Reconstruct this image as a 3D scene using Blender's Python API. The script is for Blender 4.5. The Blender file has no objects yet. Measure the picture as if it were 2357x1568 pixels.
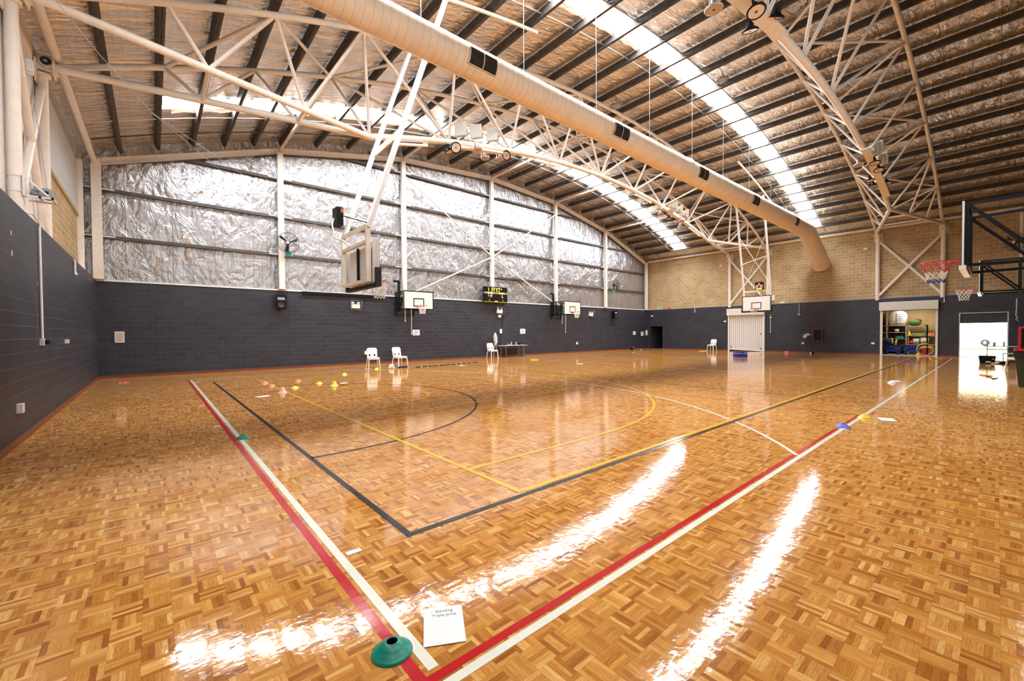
import bpy, math, random
from mathutils import Vector, Matrix
from mathutils.geometry import tessellate_polygon
random.seed(7)
PI = math.pi
S = bpy.context.scene
C = S.collection
V = Vector

# ------------------------------------------------------------------ mesh builder
class MB:
    def __init__(s): s.v, s.f, s.m, s.s = [], [], [], []
    def add(s, vs, fs, mi=0, sm=False):
        b = len(s.v); s.v += [tuple(p) for p in vs]
        for f in fs: s.f.append([b+i for i in f]); s.m.append(mi); s.s.append(sm)
        return s
    def box(s, x0, x1, y0, y1, z0, z1, mi=0):
        vs = [(x, y, z) for z in (z0, z1) for y in (y0, y1) for x in (x0, x1)]
        return s.add(vs, [(0,2,3,1),(4,5,7,6),(0,1,5,4),(2,6,7,3),(0,4,6,2),(1,3,7,5)], mi)
    def obox(s, c, sx, sy, sz, M=None, mi=0):
        M = M or Matrix.Identity(3); c = V(c)
        vs = [c + M @ V((x*sx/2, y*sy/2, z*sz/2)) for z in (-1,1) for y in (-1,1) for x in (-1,1)]
        return s.add(vs, [(0,2,3,1),(4,5,7,6),(0,1,5,4),(2,6,7,3),(0,4,6,2),(1,3,7,5)], mi)
    def beam(s, a, b, w, h, up=(0,0,1), mi=0):
        a, b = V(a), V(b); d = (b-a); L = d.length; d.normalize()
        u = V(up); x = d.cross(u)
        if x.length < 1e-4: x = d.cross(V((1,0,0)))
        x.normalize(); u = x.cross(d)
        M = Matrix((x, d, u)).transposed()
        return s.obox((a+b)/2, w, L, h, M, mi)
    def tube(s, a, b, r, n=8, r1=None, mi=0, cap=True):
        a, b = V(a), V(b); r1 = r if r1 is None else r1
        d = (b-a).normalized(); x = d.cross(V((0,0,1)))
        if x.length < 1e-3: x = V((1,0,0))
        x.normalize(); y = d.cross(x)
        vs = []
        for p, rr in ((a, r), (b, r1)):
            for i in range(n):
                t = 2*PI*i/n; vs.append(p + x*math.cos(t)*rr + y*math.sin(t)*rr)
        s.add(vs, [(i, i+n, (i+1) % n + n, (i+1) % n) for i in range(n)], mi, True)
        if cap: s.add(vs[:n], [tuple(range(n))], mi); s.add(vs[n:], [tuple(reversed(range(n)))], mi)
        return s
    def path(s, pts, r, n=6, closed=False, mi=0):
        P = [V(p) for p in pts]; N = len(P); rs = r if isinstance(r, (list, tuple)) else [r]*N
        vs = []; x = None
        for i in range(N):
            a = P[i-1] if (i or closed) else P[0]; b = P[(i+1) % N] if (i < N-1 or closed) else P[-1]
            d = (b-a).normalized()
            if x is None:
                x = d.cross(V((0,0,1)))
                if x.length < 1e-2: x = d.cross(V((1,0,0)))
            x = x - d*x.dot(d); x.normalize(); y = d.cross(x)
            for k in range(n):
                t = 2*PI*k/n; vs.append(P[i] + x*math.cos(t)*rs[i] + y*math.sin(t)*rs[i])
        fs = []
        for i in range(N if closed else N-1):
            j = (i+1) % N
            for k in range(n): fs.append((i*n+k, j*n+k, j*n+(k+1) % n, i*n+(k+1) % n))
        s.add(vs, fs, mi, True)
        if not closed:
            s.add(vs[:n], [tuple(range(n))], mi); s.add(vs[-n:], [tuple(reversed(range(n)))], mi)
        return s
    def lathe(s, prof, n=20, c=(0,0,0), M=None, mi=0, sm=True):
        M = M or Matrix.Identity(3); c = V(c); vs = []
        for (r, z) in prof:
            for i in range(n):
                t = 2*PI*i/n; vs.append(c + M @ V((r*math.cos(t), r*math.sin(t), z)))
        fs = [(j*n+i, j*n+(i+1) % n, (j+1)*n+(i+1) % n, (j+1)*n+i) for j in range(len(prof)-1) for i in range(n)]
        return s.add(vs, fs, mi, sm)
    def torus(s, c, R, r, M=None, n=24, k=6, mi=0):
        M = M or Matrix.Identity(3)
        return s.path([V(c) + M @ V((R*math.cos(2*PI*i/n), R*math.sin(2*PI*i/n), 0)) for i in range(n)], r, k, True, mi)
    def prism(s, polys, t, M=None, c=(0,0,0), mi=0):
        """polys: outer + holes, 2D; extruded by t along local z"""
        M = M or Matrix.Identity(3); c = V(c)
        flat = [p for pl in polys for p in pl]
        tri = tessellate_polygon([[V((p[0], p[1], 0)) for p in pl] for pl in polys])
        lo = [c + M @ V((p[0], p[1], 0)) for p in flat]; hi = [c + M @ V((p[0], p[1], t)) for p in flat]
        n = len(flat)
        fs = [tuple(a) for a in tri] + [tuple(n+i for i in reversed(a)) for a in tri]
        b = 0
        for pl in polys:
            k = len(pl)
            for i in range(k): fs.append((b+i, b+(i+1) % k, n+b+(i+1) % k, n+b+i))
            b += k
        return s.add(lo+hi, fs, mi)
    def sph(s, c, r, n=12, m=8, sc=(1,1,1), mi=0):
        pr = [(math.sin(PI*j/m)*r, -math.cos(PI*j/m)*r) for j in range(m+1)]
        return s.lathe(pr, n, c, Matrix.Diagonal(V(sc)), mi)
    def build(s, name, mats, parent=None, org=None, local=False):
        if not isinstance(mats, (list, tuple)): mats = [mats]
        o0 = V((0,0,0))
        if org is not None: o0 = V(org)
        if parent is not None and not local:
            p = parent
            while p is not None: o0 = o0 + p.location; p = p.parent
        me = bpy.data.meshes.new(name)
        me.from_pydata([tuple(V(p)-o0) for p in s.v], [], s.f)
        for m in mats: me.materials.append(m)
        me.polygons.foreach_set('material_index', s.m)
        me.polygons.foreach_set('use_smooth', s.s)
        me.update()
        o = bpy.data.objects.new(name, me); C.objects.link(o)
        if parent is not None: o.parent = parent
        elif org is not None: o.location = org
        return o

def tag(o, label, cat, group=None, kind=None):
    o['label'] = label; o['category'] = cat
    if group: o['group'] = group
    if kind: o['kind'] = kind
    return o
def struct(o): o['kind'] = 'structure'; return o
def thing(name, label, cat, loc=(0,0,0), rz=0, group=None):
    o = bpy.data.objects.new(name, None); C.objects.link(o); o.location = loc; o.rotation_euler = (0,0,rz)
    o.empty_display_size = .1
    return tag(o, label, cat, group)
def copy_tree(o, parent=None):
    c = o.copy(); C.objects.link(c)
    if parent is not None: c.parent = parent
    for ch in list(o.children): copy_tree(ch, c)
    return c
ORD = 'first second third fourth fifth sixth seventh eighth ninth tenth eleventh twelfth'.split()

# ------------------------------------------------------------------ materials
def nt(name):
    m = bpy.data.materials.new(name); m.use_nodes = True
    t = m.node_tree; b = t.nodes['Principled BSDF']
    return m, t, b
def N(t, kind, **kw):
    n = t.nodes.new(kind)
    for k, v in kw.items():
        if isinstance(v, bpy.types.NodeSocket): t.links.new(v, n.inputs[k])
        elif k in n.inputs.keys(): n.inputs[k].default_value = v
        else: setattr(n, k, v)
    return n
def mth(t, op, a, b=None, c=None):
    n = t.nodes.new('ShaderNodeMath'); n.operation = op
    for i, x in enumerate((a, b, c)):
        if x is None: continue
        if isinstance(x, bpy.types.NodeSocket): t.links.new(x, n.inputs[i])
        else: n.inputs[i].default_value = x
    return n.outputs[0]
def ramp(t, fac, stops):
    r = t.nodes.new('ShaderNodeValToRGB'); e = r.color_ramp.elements
    while len(e) < len(stops): e.new(.5)
    for el, (p, c) in zip(e, stops): el.position = p; el.color = (*c, 1)
    t.links.new(fac, r.inputs[0]); return r.outputs[0]
def mixc(t, fac, a, b, mode='MIX'):
    n = t.nodes.new('ShaderNodeMix'); n.data_type = 'RGBA'; n.blend_type = mode
    for i, x in ((0, fac), (6, a), (7, b)):
        if isinstance(x, bpy.types.NodeSocket): t.links.new(x, n.inputs[i])
        else: n.inputs[i].default_value = x if i == 0 else (*x, 1)
    return n.outputs[2]
def mat(name, col, rough=.5, metal=0., noise=.08, scale=6., spec=.5, emit=None, es=1., bump=0.):
    m, t, b = nt(name)
    b.inputs['Roughness'].default_value = rough; b.inputs['Metallic'].default_value = metal
    b.inputs['Specular IOR Level'].default_value = spec
    co = N(t, 'ShaderNodeTexCoord').outputs['Object']
    ns = N(t, 'ShaderNodeTexNoise', Vector=co, Scale=scale, Detail=4.)
    lo = tuple(max(0, c*(1-noise*1.6)) for c in col); hi = tuple(min(1, c*(1+noise)) for c in col)
    t.links.new(ramp(t, ns.outputs['Fac'], [(.3, lo), (.7, hi)]), b.inputs['Base Color'])
    if bump:
        bp = N(t, 'ShaderNodeBump', Strength=bump, Distance=.01, Height=ns.outputs['Fac']); t.links.new(bp.outputs[0], b.inputs['Normal'])
    if emit: b.inputs['Emission Color'].default_value = (*emit, 1); b.inputs['Emission Strength'].default_value = es
    return m

def m_parquet():
    m, t, b = nt('parquet')
    P = N(t, 'ShaderNodeNewGeometry').outputs['Position']
    sx = N(t, 'ShaderNodeSeparateXYZ', Vector=P)
    q = .126
    u = mth(t, 'DIVIDE', mth(t, 'SUBTRACT', sx.outputs[0], .055), q); v = mth(t, 'DIVIDE', mth(t, 'SUBTRACT', sx.outputs[1], .101), q)
    cu, cv = mth(t, 'FLOOR', u), mth(t, 'FLOOR', v)
    fu, fv = mth(t, 'SUBTRACT', u, cu), mth(t, 'SUBTRACT', v, cv)
    par = mth(t, 'FLOORED_MODULO', mth(t, 'ADD', cu, cv), 2.)
    inv = mth(t, 'SUBTRACT', 1., par)
    ac = mth(t, 'ADD', mth(t, 'MULTIPLY', fu, par), mth(t, 'MULTIPLY', fv, inv))   # across the fingers
    al = mth(t, 'ADD', mth(t, 'MULTIPLY', fv, par), mth(t, 'MULTIPLY', fu, inv))   # along the grain
    a5 = mth(t, 'MULTIPLY', ac, 5.); idx = mth(t, 'FLOOR', a5); fr = mth(t, 'SUBTRACT', a5, idx)
    cell = N(t, 'ShaderNodeCombineXYZ', X=cu, Y=cv, Z=idx).outputs[0]
    wn = N(t, 'ShaderNodeTexWhiteNoise', Vector=cell)
    cell2 = N(t, 'ShaderNodeCombineXYZ', X=cu, Y=cv, Z=9.).outputs[0]
    wn2 = N(t, 'ShaderNodeTexWhiteNoise', Vector=cell2)
    base = ramp(t, wn.outputs['Value'], [(0., (.38, .13, .026)), (.1, (.50, .195, .038)), (.4, (.64, .285, .062)), (.8, (.74, .37, .095)), (1., (.86, .51, .18))])
    # grain
    gv = N(t, 'ShaderNodeCombineXYZ', X=mth(t, 'MULTIPLY', ac, 34.), Y=mth(t, 'MULTIPLY', al, 2.2), Z=mth(t, 'MULTIPLY', wn.outputs['Value'], 61.)).outputs[0]
    g = N(t, 'ShaderNodeTexNoise', Vector=gv, Scale=1., Detail=3.)
    gr = ramp(t, g.outputs['Fac'], [(.3, (.62, .55, .48)), (.62, (1.08, 1.06, 1.03))])
    col = mixc(t, .75, base, gr, 'MULTIPLY')
    pt = ramp(t, wn2.outputs['Value'], [(0., (.91, .90, .88)), (1., (1.07, 1.07, 1.05))])
    col = mixc(t, 1., col, pt, 'MULTIPLY')
    big = N(t, 'ShaderNodeTexNoise', Vector=P, Scale=.16, Detail=2.)
    col = mixc(t, .7, col, ramp(t, big.outputs['Fac'], [(.3, (.86, .8, .76)), (.7, (1.1, 1.1, 1.1))]), 'MULTIPLY')
    # joints
    e1 = mth(t, 'MINIMUM', fr, mth(t, 'SUBTRACT', 1., fr)); e2 = mth(t, 'MULTIPLY', mth(t, 'MINIMUM', al, mth(t, 'SUBTRACT', 1., al)), 5.)
    ed = mth(t, 'MINIMUM', e1, e2)
    jm = N(t, 'ShaderNodeMapRange', Value=ed); jm.inputs[1].default_value = 0.; jm.inputs[2].default_value = .05; jm.inputs[3].default_value = .62; jm.inputs[4].default_value = 1.
    col = mixc(t, 1., col, N(t, 'ShaderNodeCombineColor', Red=jm.outputs[0], Green=jm.outputs[0], Blue=jm.outputs[0]).outputs[0], 'MULTIPLY')
    t.links.new(col, b.inputs['Base Color'])
    rn = N(t, 'ShaderNodeTexNoise', Vector=P, Scale=3., Detail=4.)
    rr = N(t, 'ShaderNodeMapRange', Value=rn.outputs['Fac']); rr.inputs[3].default_value = .035; rr.inputs[4].default_value = .11
    t.links.new(rr.outputs[0], b.inputs['Roughness'])
    b.inputs['IOR'].default_value = 1.5; b.inputs['Specular IOR Level'].default_value = .3
    # each finger lies at a slightly different tilt under the varnish
    off = N(t, 'ShaderNodeVectorMath', operation='SUBTRACT'); t.links.new(wn.outputs['Color'], off.inputs[0]); off.inputs[1].default_value = (.5, .5, .5)
    sc = N(t, 'ShaderNodeVectorMath', operation='MULTIPLY'); t.links.new(off.outputs[0], sc.inputs[0]); sc.inputs[1].default_value = (.011, .011, 0)
    wv = N(t, 'ShaderNodeTexNoise', Vector=P, Scale=22., Detail=2.)
    bp = N(t, 'ShaderNodeBump', Strength=.12, Distance=.004, Height=wv.outputs['Fac'])
    ad = N(t, 'ShaderNodeVectorMath', operation='ADD'); t.links.new(bp.outputs[0], ad.inputs[0]); t.links.new(sc.outputs[0], ad.inputs[1])
    nm = N(t, 'ShaderNodeVectorMath', operation='NORMALIZE'); t.links.new(ad.outputs[0], nm.inputs[0])
    t.links.new(nm.outputs[0], b.inputs['Normal'])
    return m

def m_block(name, c1, c2, mort, bw, bh, ms=.006, rough=.5, off=.5, bump=.5, zoff=0., spec=.4):
    m, t, b = nt(name)
    P = N(t, 'ShaderNodeNewGeometry').outputs['Position']
    sx = N(t, 'ShaderNodeSeparateXYZ', Vector=P)
    uv = N(t, 'ShaderNodeCombineXYZ', X=mth(t, 'ADD', sx.outputs[0], sx.outputs[1]), Y=mth(t, 'ADD', sx.outputs[2], zoff)).outputs[0]
    br = N(t, 'ShaderNodeTexBrick', Vector=uv); br.offset = off
    br.inputs['Scale'].default_value = 1.; br.inputs['Mortar Size'].default_value = ms; br.inputs['Mortar Smooth'].default_value = .3
    br.inputs['Brick Width'].default_value = bw; br.inputs['Row Height'].default_value = bh
    br.inputs['Color1'].default_value = (*c1, 1); br.inputs['Color2'].default_value = (*c2, 1); br.inputs['Mortar'].default_value = (*mort, 1)
    ns = N(t, 'ShaderNodeTexNoise', Vector=P, Scale=1.3, Detail=5.)
    col = mixc(t, .6, br.outputs['Color'], ramp(t, ns.outputs['Fac'], [(.3, (.78, .76, .74)), (.7, (1.15, 1.15, 1.15))]), 'MULTIPLY')
    t.links.new(col, b.inputs['Base Color']); b.inputs['Roughness'].default_value = rough
    b.inputs['Specular IOR Level'].default_value = spec
    n2 = N(t, 'ShaderNodeTexNoise', Vector=P, Scale=30., Detail=3.)
    h = mth(t, 'ADD', mth(t, 'MULTIPLY', br.outputs['Fac'], -1.), mth(t, 'MULTIPLY', n2.outputs['Fac'], .25))
    bp = N(t, 'ShaderNodeBump', Strength=bump, Distance=.012, Height=h); t.links.new(bp.outputs[0], b.inputs['Normal'])
    return m

def m_foil(name, tint, rough, sx_, sz_, grid, gdark, strength=.7, roof=False):
    """crumpled silver insulation foil behind a wire safety mesh"""
    m, t, b = nt(name)
    P = N(t, 'ShaderNodeNewGeometry').outputs['Position']
    s = N(t, 'ShaderNodeSeparateXYZ', Vector=P)
    if roof: U, W = s.outputs[0], s.outputs[1]
    else: U, W = mth(t, 'ADD', s.outputs[0], s.outputs[1]), s.outputs[2]
    uv = N(t, 'ShaderNodeCombineXYZ', X=mth(t, 'MULTIPLY', U, sx_), Y=mth(t, 'MULTIPLY', W, sz_)).outputs[0]
    n1 = N(t, 'ShaderNodeTexNoise', Vector=uv, Scale=1.25, Detail=5., Roughness=.58, Distortion=1.1)
    n2 = N(t, 'ShaderNodeTexNoise', Vector=uv, Scale=.45, Detail=3., Distortion=.6)
    vo = N(t, 'ShaderNodeTexVoronoi', Vector=uv, Scale=2.4); vo.feature = 'DISTANCE_TO_EDGE'
    h = mth(t, 'ADD', mth(t, 'ADD', n1.outputs['Fac'], mth(t, 'MULTIPLY', n2.outputs['Fac'], 1.2)), mth(t, 'MULTIPLY', vo.outputs['Distance'], .35))
    bp = N(t, 'ShaderNodeBump', Strength=strength, Distance=.16, Height=h); t.links.new(bp.outputs[0], b.inputs['Normal'])
    def gl(x):
        f = mth(t, 'FRACT', mth(t, 'DIVIDE', x, grid)); return mth(t, 'LESS_THAN', f, .07)
    g = mth(t, 'MAXIMUM', gl(U), gl(W))
    jo = mth(t, 'LESS_THAN', mth(t, 'FRACT', mth(t, 'DIVIDE', W if roof else U, 1.35)), .012)
    lo, hi = tuple(c*.8 for c in tint), tint
    col = ramp(t, n1.outputs['Fac'], [(.3, lo), (.65, hi)])
    if not roof:
        n3 = N(t, 'ShaderNodeTexNoise', Vector=P, Scale=2.3, Detail=4.)
        lowm = N(t, 'ShaderNodeMapRange', Value=W); lowm.inputs[1].default_value = 1.32; lowm.inputs[2].default_value = 3.5; lowm.inputs[3].default_value = 0.; lowm.inputs[4].default_value = .09
        col = mixc(t, mth(t, 'MULTIPLY', mth(t, 'GREATER_THAN', mth(t, 'ADD', n3.outputs['Fac'], lowm.outputs[0]), .762), .6), col, (.55, .30, .18))
    col = mixc(t, mth(t, 'MULTIPLY', g, gdark), col, (.06, .055, .05))
    col = mixc(t, mth(t, 'MULTIPLY', jo, .55), col, (.05, .05, .05))
    t.links.new(col, b.inputs['Base Color'])
    b.inputs['Metallic'].default_value = .8 if roof else .74; b.inputs['Roughness'].default_value = rough
    return m

def m_emit(name, col, st):
    m, t, b = nt(name); t.nodes.remove(b)
    e = N(t, 'ShaderNodeEmission', Strength=st); e.inputs['Color'].default_value = (*col, 1)
    t.links.new(e.outputs[0], t.nodes['Material Output'].inputs[0]); return m
def m_glosspaint(name, col, rough=.13):
    m, t, b = nt(name)
    P = N(t, 'ShaderNodeNewGeometry').outputs['Position']
    ns = N(t, 'ShaderNodeTexNoise', Vector=P, Scale=5., Detail=5.)
    t.links.new(ramp(t, ns.outputs['Fac'], [(.3, tuple(c*.88 for c in col)), (.7, col)]), b.inputs['Base Color'])
    b.inputs['Roughness'].default_value = rough; b.inputs['Specular IOR Level'].default_value = .28
    n2 = N(t, 'ShaderNodeTexNoise', Vector=P, Scale=22., Detail=2.)
    bp = N(t, 'ShaderNodeBump', Strength=.1, Distance=.004, Height=n2.outputs['Fac']); t.links.new(bp.outputs[0], b.inputs['Normal'])
    return m
def m_slots(name):
    """perforated shutter curtain: rows of short slots showing the dark behind"""
    m, t, b = nt(name)
    P = N(t, 'ShaderNodeNewGeometry').outputs['Position']; s = N(t, 'ShaderNodeSeparateXYZ', Vector=P)
    fy = mth(t, 'FRACT', mth(t, 'DIVIDE', s.outputs[1], .139)); fz = mth(t, 'FRACT', mth(t, 'DIVIDE', s.outputs[2], .072))
    k = mth(t, 'MULTIPLY', mth(t, 'LESS_THAN', fy, .52), mth(t, 'LESS_THAN', fz, .5))
    t.links.new(mixc(t, k, (.82, .81, .80), (.2, .2, .2)), b.inputs['Base Color']); b.inputs['Roughness'].default_value = .35
    return m

M = {}
M['parquet'] = m_parquet()
M['block'] = m_block('dark_block', (.027, .030, .043), (.037, .040, .055), (.066, .068, .08), .4, .2, .007, .45, zoff=.1, bump=.55)
M['brick'] = m_block('cream_brick', (.42, .30, .16), (.52, .38, .21), (.72, .60, .42), .4, .2, .012, .7, bump=.4, spec=.2)
M['foil'] = m_foil('wall_foil', (.52, .52, .54), .29, 1.6, .95, .16, .28, .62)
M['rfoil'] = m_foil('roof_foil', (1., .92, .84), .26, .9, 3.0, .15, .3, .56, True)
M['sky'] = m_emit('skylight_sheet', (.96, .98, 1), 22)
M['cream'] = mat('cream_steel', (.86, .79, .71), .42, 0, .04)
M['white'] = mat('white_paint', (.82, .81, .79), .4, 0, .04)
M['offwhite'] = mat('offwhite_sheet', (.80, .77, .74), .6, 0, .05, 2.)
M['duct'] = mat('duct_fabric', (.90, .76, .60), .55, 0, .05, 3.)
def seams(m, pitch):
    t = m.node_tree; b = t.nodes['Principled BSDF']; c = b.inputs['Base Color'].links[0].from_socket
    sx = N(t, 'ShaderNodeSeparateXYZ', Vector=N(t, 'ShaderNodeNewGeometry').outputs['Position'])
    k = mth(t, 'LESS_THAN', mth(t, 'FRACT', mth(t, 'DIVIDE', sx.outputs[0], pitch)), .08)
    t.links.new(mixc(t, mth(t, 'MULTIPLY', k, .3), c, (.3, .2, .12)), b.inputs['Base Color'])
seams(M['duct'], .17)
M['girt'] = mat('dark_steel', (.10, .09, .085), .55, .2, .15)
M['purlin'] = mat('purlin_steel', (.10, .092, .087), .6, 0, .15, spec=.2)
M['galv'] = mat('galvanised', (.62, .63, .64), .3, .9, .1)
M['black'] = mat('black_steel', (.006, .006, .0065), .5, 0, .2, spec=.2)
M['rubber'] = mat('black_rubber', (.018, .017, .018), .7, 0, .2)
M['skirt'] = mat('brown_skirting', (.20, .065, .03), .35, 0, .2, 9.)
M['plastic'] = mat('white_plastic', (.85, .83, .77), .35, 0, .03)
M['board'] = mat('board_white', (.84, .82, .79), .35, 0, .02)
M['red'] = mat('rim_red', (.55, .05, .03), .4)
M['net'] = mat('net_cord', (.82, .80, .76), .8)
M['bluecord'] = mat('blue_cord', (.03, .06, .35), .7)
M['redcord'] = mat('red_cord', (.55, .04, .03), .7)
M['grille'] = mat('grille_dark', (.05, .035, .025), .6)
M['paper'] = mat('paper', (.86, .86, .87), .7, 0, .01)
M['ink'] = mat('ink', (.12, .12, .13), .6)
M['blueink'] = mat('blue_ink', (.1, .12, .4), .6)
M['grey'] = mat('grey_paint', (.32, .33, .35), .5)
M['lgrey'] = mat('pale_panel', (.60, .62, .62), .6, 0, .05, 1.)
M['curtain'] = mat('white_drape', (.80, .76, .73), .8, 0, .05, 2.)
M['slots'] = m_slots('perforated_shutter')
M['lens'] = mat('lamp_lens', (.78, .62, .50), .3, 0, .03, 40.)
M['lens2'] = mat('lamp_lens_pink', (.62, .44, .38), .4, 0, .12, 60.)
M['flood'] = mat('flood_cream', (.72, .62, .46), .5)
M['teal'] = mat('teal_plastic', (.02, .30, .36), .4)
M['amber'] = mat('amber_tag', (.75, .12, .03), .5)
M['yelled'] = m_emit('yellow_led', (1., .62, .05), 1.6)
M['redled'] = m_emit('red_led', (1., .25, .16), 1.8)
M['whiteled'] = m_emit('white_led', (1., .85, .7), 1.6)
M['ymat'] = mat('yellow_plastic', (.85, .62, .02), .4)
M['lime'] = mat('lime_plastic', (.72, .82, .06), .4)
M['pink'] = mat('coral_plastic', (.85, .22, .16), .4)
M['palepink'] = mat('pale_pink_plastic', (.85, .50, .40), .4)
M['wcone'] = mat('white_cone', (.86, .85, .84), .4)
M['gcone'] = mat('green_cone', (.01, .30, .22), .32, 0, .12, 20.)
M['bcone'] = mat('blue_cone', (.10, .20, .72), .4)
M['blue'] = mat('blue_crate', (.02, .06, .42), .4)
M['navy'] = mat('navy_fabric', (.015, .04, .25), .7)
M['green'] = mat('green_fabric', (.06, .16, .04), .7)
M['olive'] = mat('bin_green', (.025, .04, .015), .45)
M['binred'] = mat('lid_red', (.55, .02, .03), .35)
M['tan'] = mat('tan_wall', (.55, .42, .23), .8, 0, .05, 2.)
M['shelf'] = mat('shelf_timber', (.46, .35, .19), .6, 0, .1)
M['shutdark'] = mat('dark_shutter', (.045, .045, .05), .5)
M['concrete'] = mat('pale_concrete', (.8, .8, .78), .8)
M['render'] = mat('pale_yellow_render', (.80, .66, .40), .8)
M['car'] = mat('pale_car_paint', (.28, .29, .32), .3)
M['glass'] = mat('car_glass', (.25, .28, .34), .1)
M['bottle'] = mat('clear_blue_bottle', (.45, .62, .80), .15)
M['maroon'] = mat('maroon_frame', (.14, .02, .02), .5)
M['orange'] = mat('orange_plastic', (.85, .25, .04), .5)
M['wood'] = mat('table_laminate', (.62, .56, .46), .5)
LW = m_glosspaint('line_white', (.86, .84, .74)); LR = m_glosspaint('line_red', (.56, .008, .014)); LK = m_glosspaint('line_black', (.012, .012, .012), .16)
LY = m_glosspaint('line_yellow', (.86, .50, .04))

# ------------------------------------------------------------------ camera, world
f_px = 960.963; yaw, pitch, roll = .860687, -.0191137, -.0068206
fw = V((math.cos(yaw)*math.cos(pitch), math.sin(yaw)*math.cos(pitch), math.sin(pitch)))
r0 = fw.cross(V((0,0,1))).normalized(); u0 = r0.cross(fw)
rt = r0*math.cos(roll)+u0*math.sin(roll); up = -r0*math.sin(roll)+u0*math.cos(roll)
cam = bpy.data.cameras.new('camera'); co = bpy.data.objects.new('camera', cam); C.objects.link(co)
cam.sensor_width = 36; cam.lens = f_px/2357*36; cam.clip_start = .05; cam.clip_end = 300
mw = Matrix((rt, up, -fw)).transposed().to_4x4(); mw.translation = V((0, 0, 1.55)); co.matrix_world = mw
S.camera = co
w = bpy.data.worlds.new('daylight'); S.world = w; w.use_nodes = True
w.node_tree.nodes['Background'].inputs[0].default_value = (.93, .96, 1, 1); w.node_tree.nodes['Background'].inputs[1].default_value = 5.
S.view_settings.view_transform = 'Standard'; S.view_settings.look = 'None'; S.view_settings.exposure = 1.05
S.cycles.max_bounces = 5; S.cycles.diffuse_bounces = 3; S.cycles.glossy_bounces = 3; S.cycles.transmission_bounces = 2
S.cycles.caustics_reflective = False; S.cycles.caustics_refractive = False; S.cycles.sample_clamp_indirect = 6.
S.cycles.use_adaptive_sampling = True; S.cycles.adaptive_threshold = .07; S.cycles.adaptive_min_samples = 12; S.cycles.use_denoising = True

# ------------------------------------------------------------------ room constants
XL, XR, YN, YF = -1.49, 34.3, -1.2, 20.8
XC = 16.3
def arcz(x, apex, R, xc=XC): return apex-R+math.sqrt(R*R-(x-xc)**2)
def roofz(x): return arcz(x, 11.65, 46.5)
def raftz(x): return arcz(x, 11.06, 45.9, 16.2)      # underside of the end rafter
def topz(x): return arcz(x, 11.23, 44.5, 16.25)      # top chords
def botz(x): return arcz(x, 8.98, 42.8)
COLX = [-1.42, 4.38, 10.25, 16.2, 22.0, 27.85, 33.85]
PUR = [4.38-1.04*k for k in (5, 4, 3, 2, 1)]+[4.38+1.4675*k for k in range(17)]+[27.86+1.04*k for k in (1, 2, 3, 4, 5)]
SKY = [(7.64, 8.29, -1.0, 33.3), (16.68, 17.62, .3, 33.3)]

# ------------------------------------------------------------------ floor and painted lines
b = MB(); b.box(XL-.3, XR+.35, YN-.2, YF+.3, -.2, 0)
floor = struct(b.build('floor', M['parquet']))
class Lines:
    def __init__(s, z): s.b = MB(); s.z = z
    def rect(s, x0, x1, y0, y1): s.b.add([(x0,y0,s.z),(x1,y0,s.z),(x1,y1,s.z),(x0,y1,s.z)], [(0,1,2,3)]); return s
    def arc(s, cx, cy, r, a0, a1, wd=.05, n=64):
        P = []
        for i in range(n+1):
            a = math.radians(a0+(a1-a0)*i/n)
            for q in (r-wd/2, r+wd/2): P.append((cx+q*math.cos(a), cy+q*math.sin(a), s.z))
        s.b.add(P, [(2*i, 2*i+1, 2*i+3, 2*i+2) if a1 > a0 else (2*i, 2*i+2, 2*i+3, 2*i+1) for i in range(n)]); return s
    def done(s, name, m): return s.b.build(name, m, floor)
Y0 = 9.82; XM = 16.75; mx = lambda x: 2*XM-x
wl = Lines(.0016)
wl.rect(.93, .984, 1.685, 18.0).rect(.95, 32.2, 1.545, 1.595).rect(1.0, 33.2, 18.02, 18.07).rect(XM-.025, XM+.025, 1.6, 18.05).rect(mx(1.05), mx(1.0), 1.6, 18.0)
for X, sg in ((1.0, 1), (mx(1.0), -1)):
    c0, c1 = (0, 55) if sg > 0 else (180, 125)
    wl.arc(X, Y0+1.0, 8.8, c0, c1, .05); wl.arc(X, Y0-1.0, 8.8, -c0, -c1, .05)
    xa = X+sg*8.8; wl.rect(xa-.025, xa+.025, Y0-1, Y0+1)
wl.done('white_line', LW)
rl = Lines(.0010)
rl.rect(.85, .906, 1.612, 17.9).rect(.906, 9.75, 1.612, 1.66).rect(mx(9.75), 32.3, 1.615, 1.66)
for y in (7.25, 9.94, 12.65): rl.rect(.98, 9.75, y-.015, y+.015).rect(mx(9.75), mx(.98), y-.015, y+.015)
rl.rect(9.73, 9.77, 1.62, 17.6).rect(mx(9.77), mx(9.73), 1.62, 17.6).rect(9.95, 10.3, 1.48, 1.51)
x = -1.35
while x < .8: rl.rect(x, x+.14, 7.26, 7.285); x += .26
x = -1.35
while x < .8: rl.rect(x, x+.13, 12.64, 12.665); x += .3
rl.done('red_line', LR)
kl = Lines(.0022)
kl.rect(1.44, 1.495, 2.905, 16.68).rect(1.495, 32.1, 2.905, 2.965).rect(1.44, 32.1, 16.63, 16.68).rect(11.48, 11.52, 2.97, 16.63).rect(mx(11.52), mx(11.48), 2.97, 16.63)
for X, sg in ((1.83, 1), (mx(1.83), -1)):
    kl.arc(X, Y0, 4.25, -90 if sg > 0 else 90, 90 if sg > 0 else 270, .05)
    for y in (Y0-4.25, Y0+4.25): kl.rect(min(X, X-sg*.36), max(X, X-sg*.36), y-.025, y+.025)
kl.done('black_line', LK)
yl = Lines(.0028)
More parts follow.
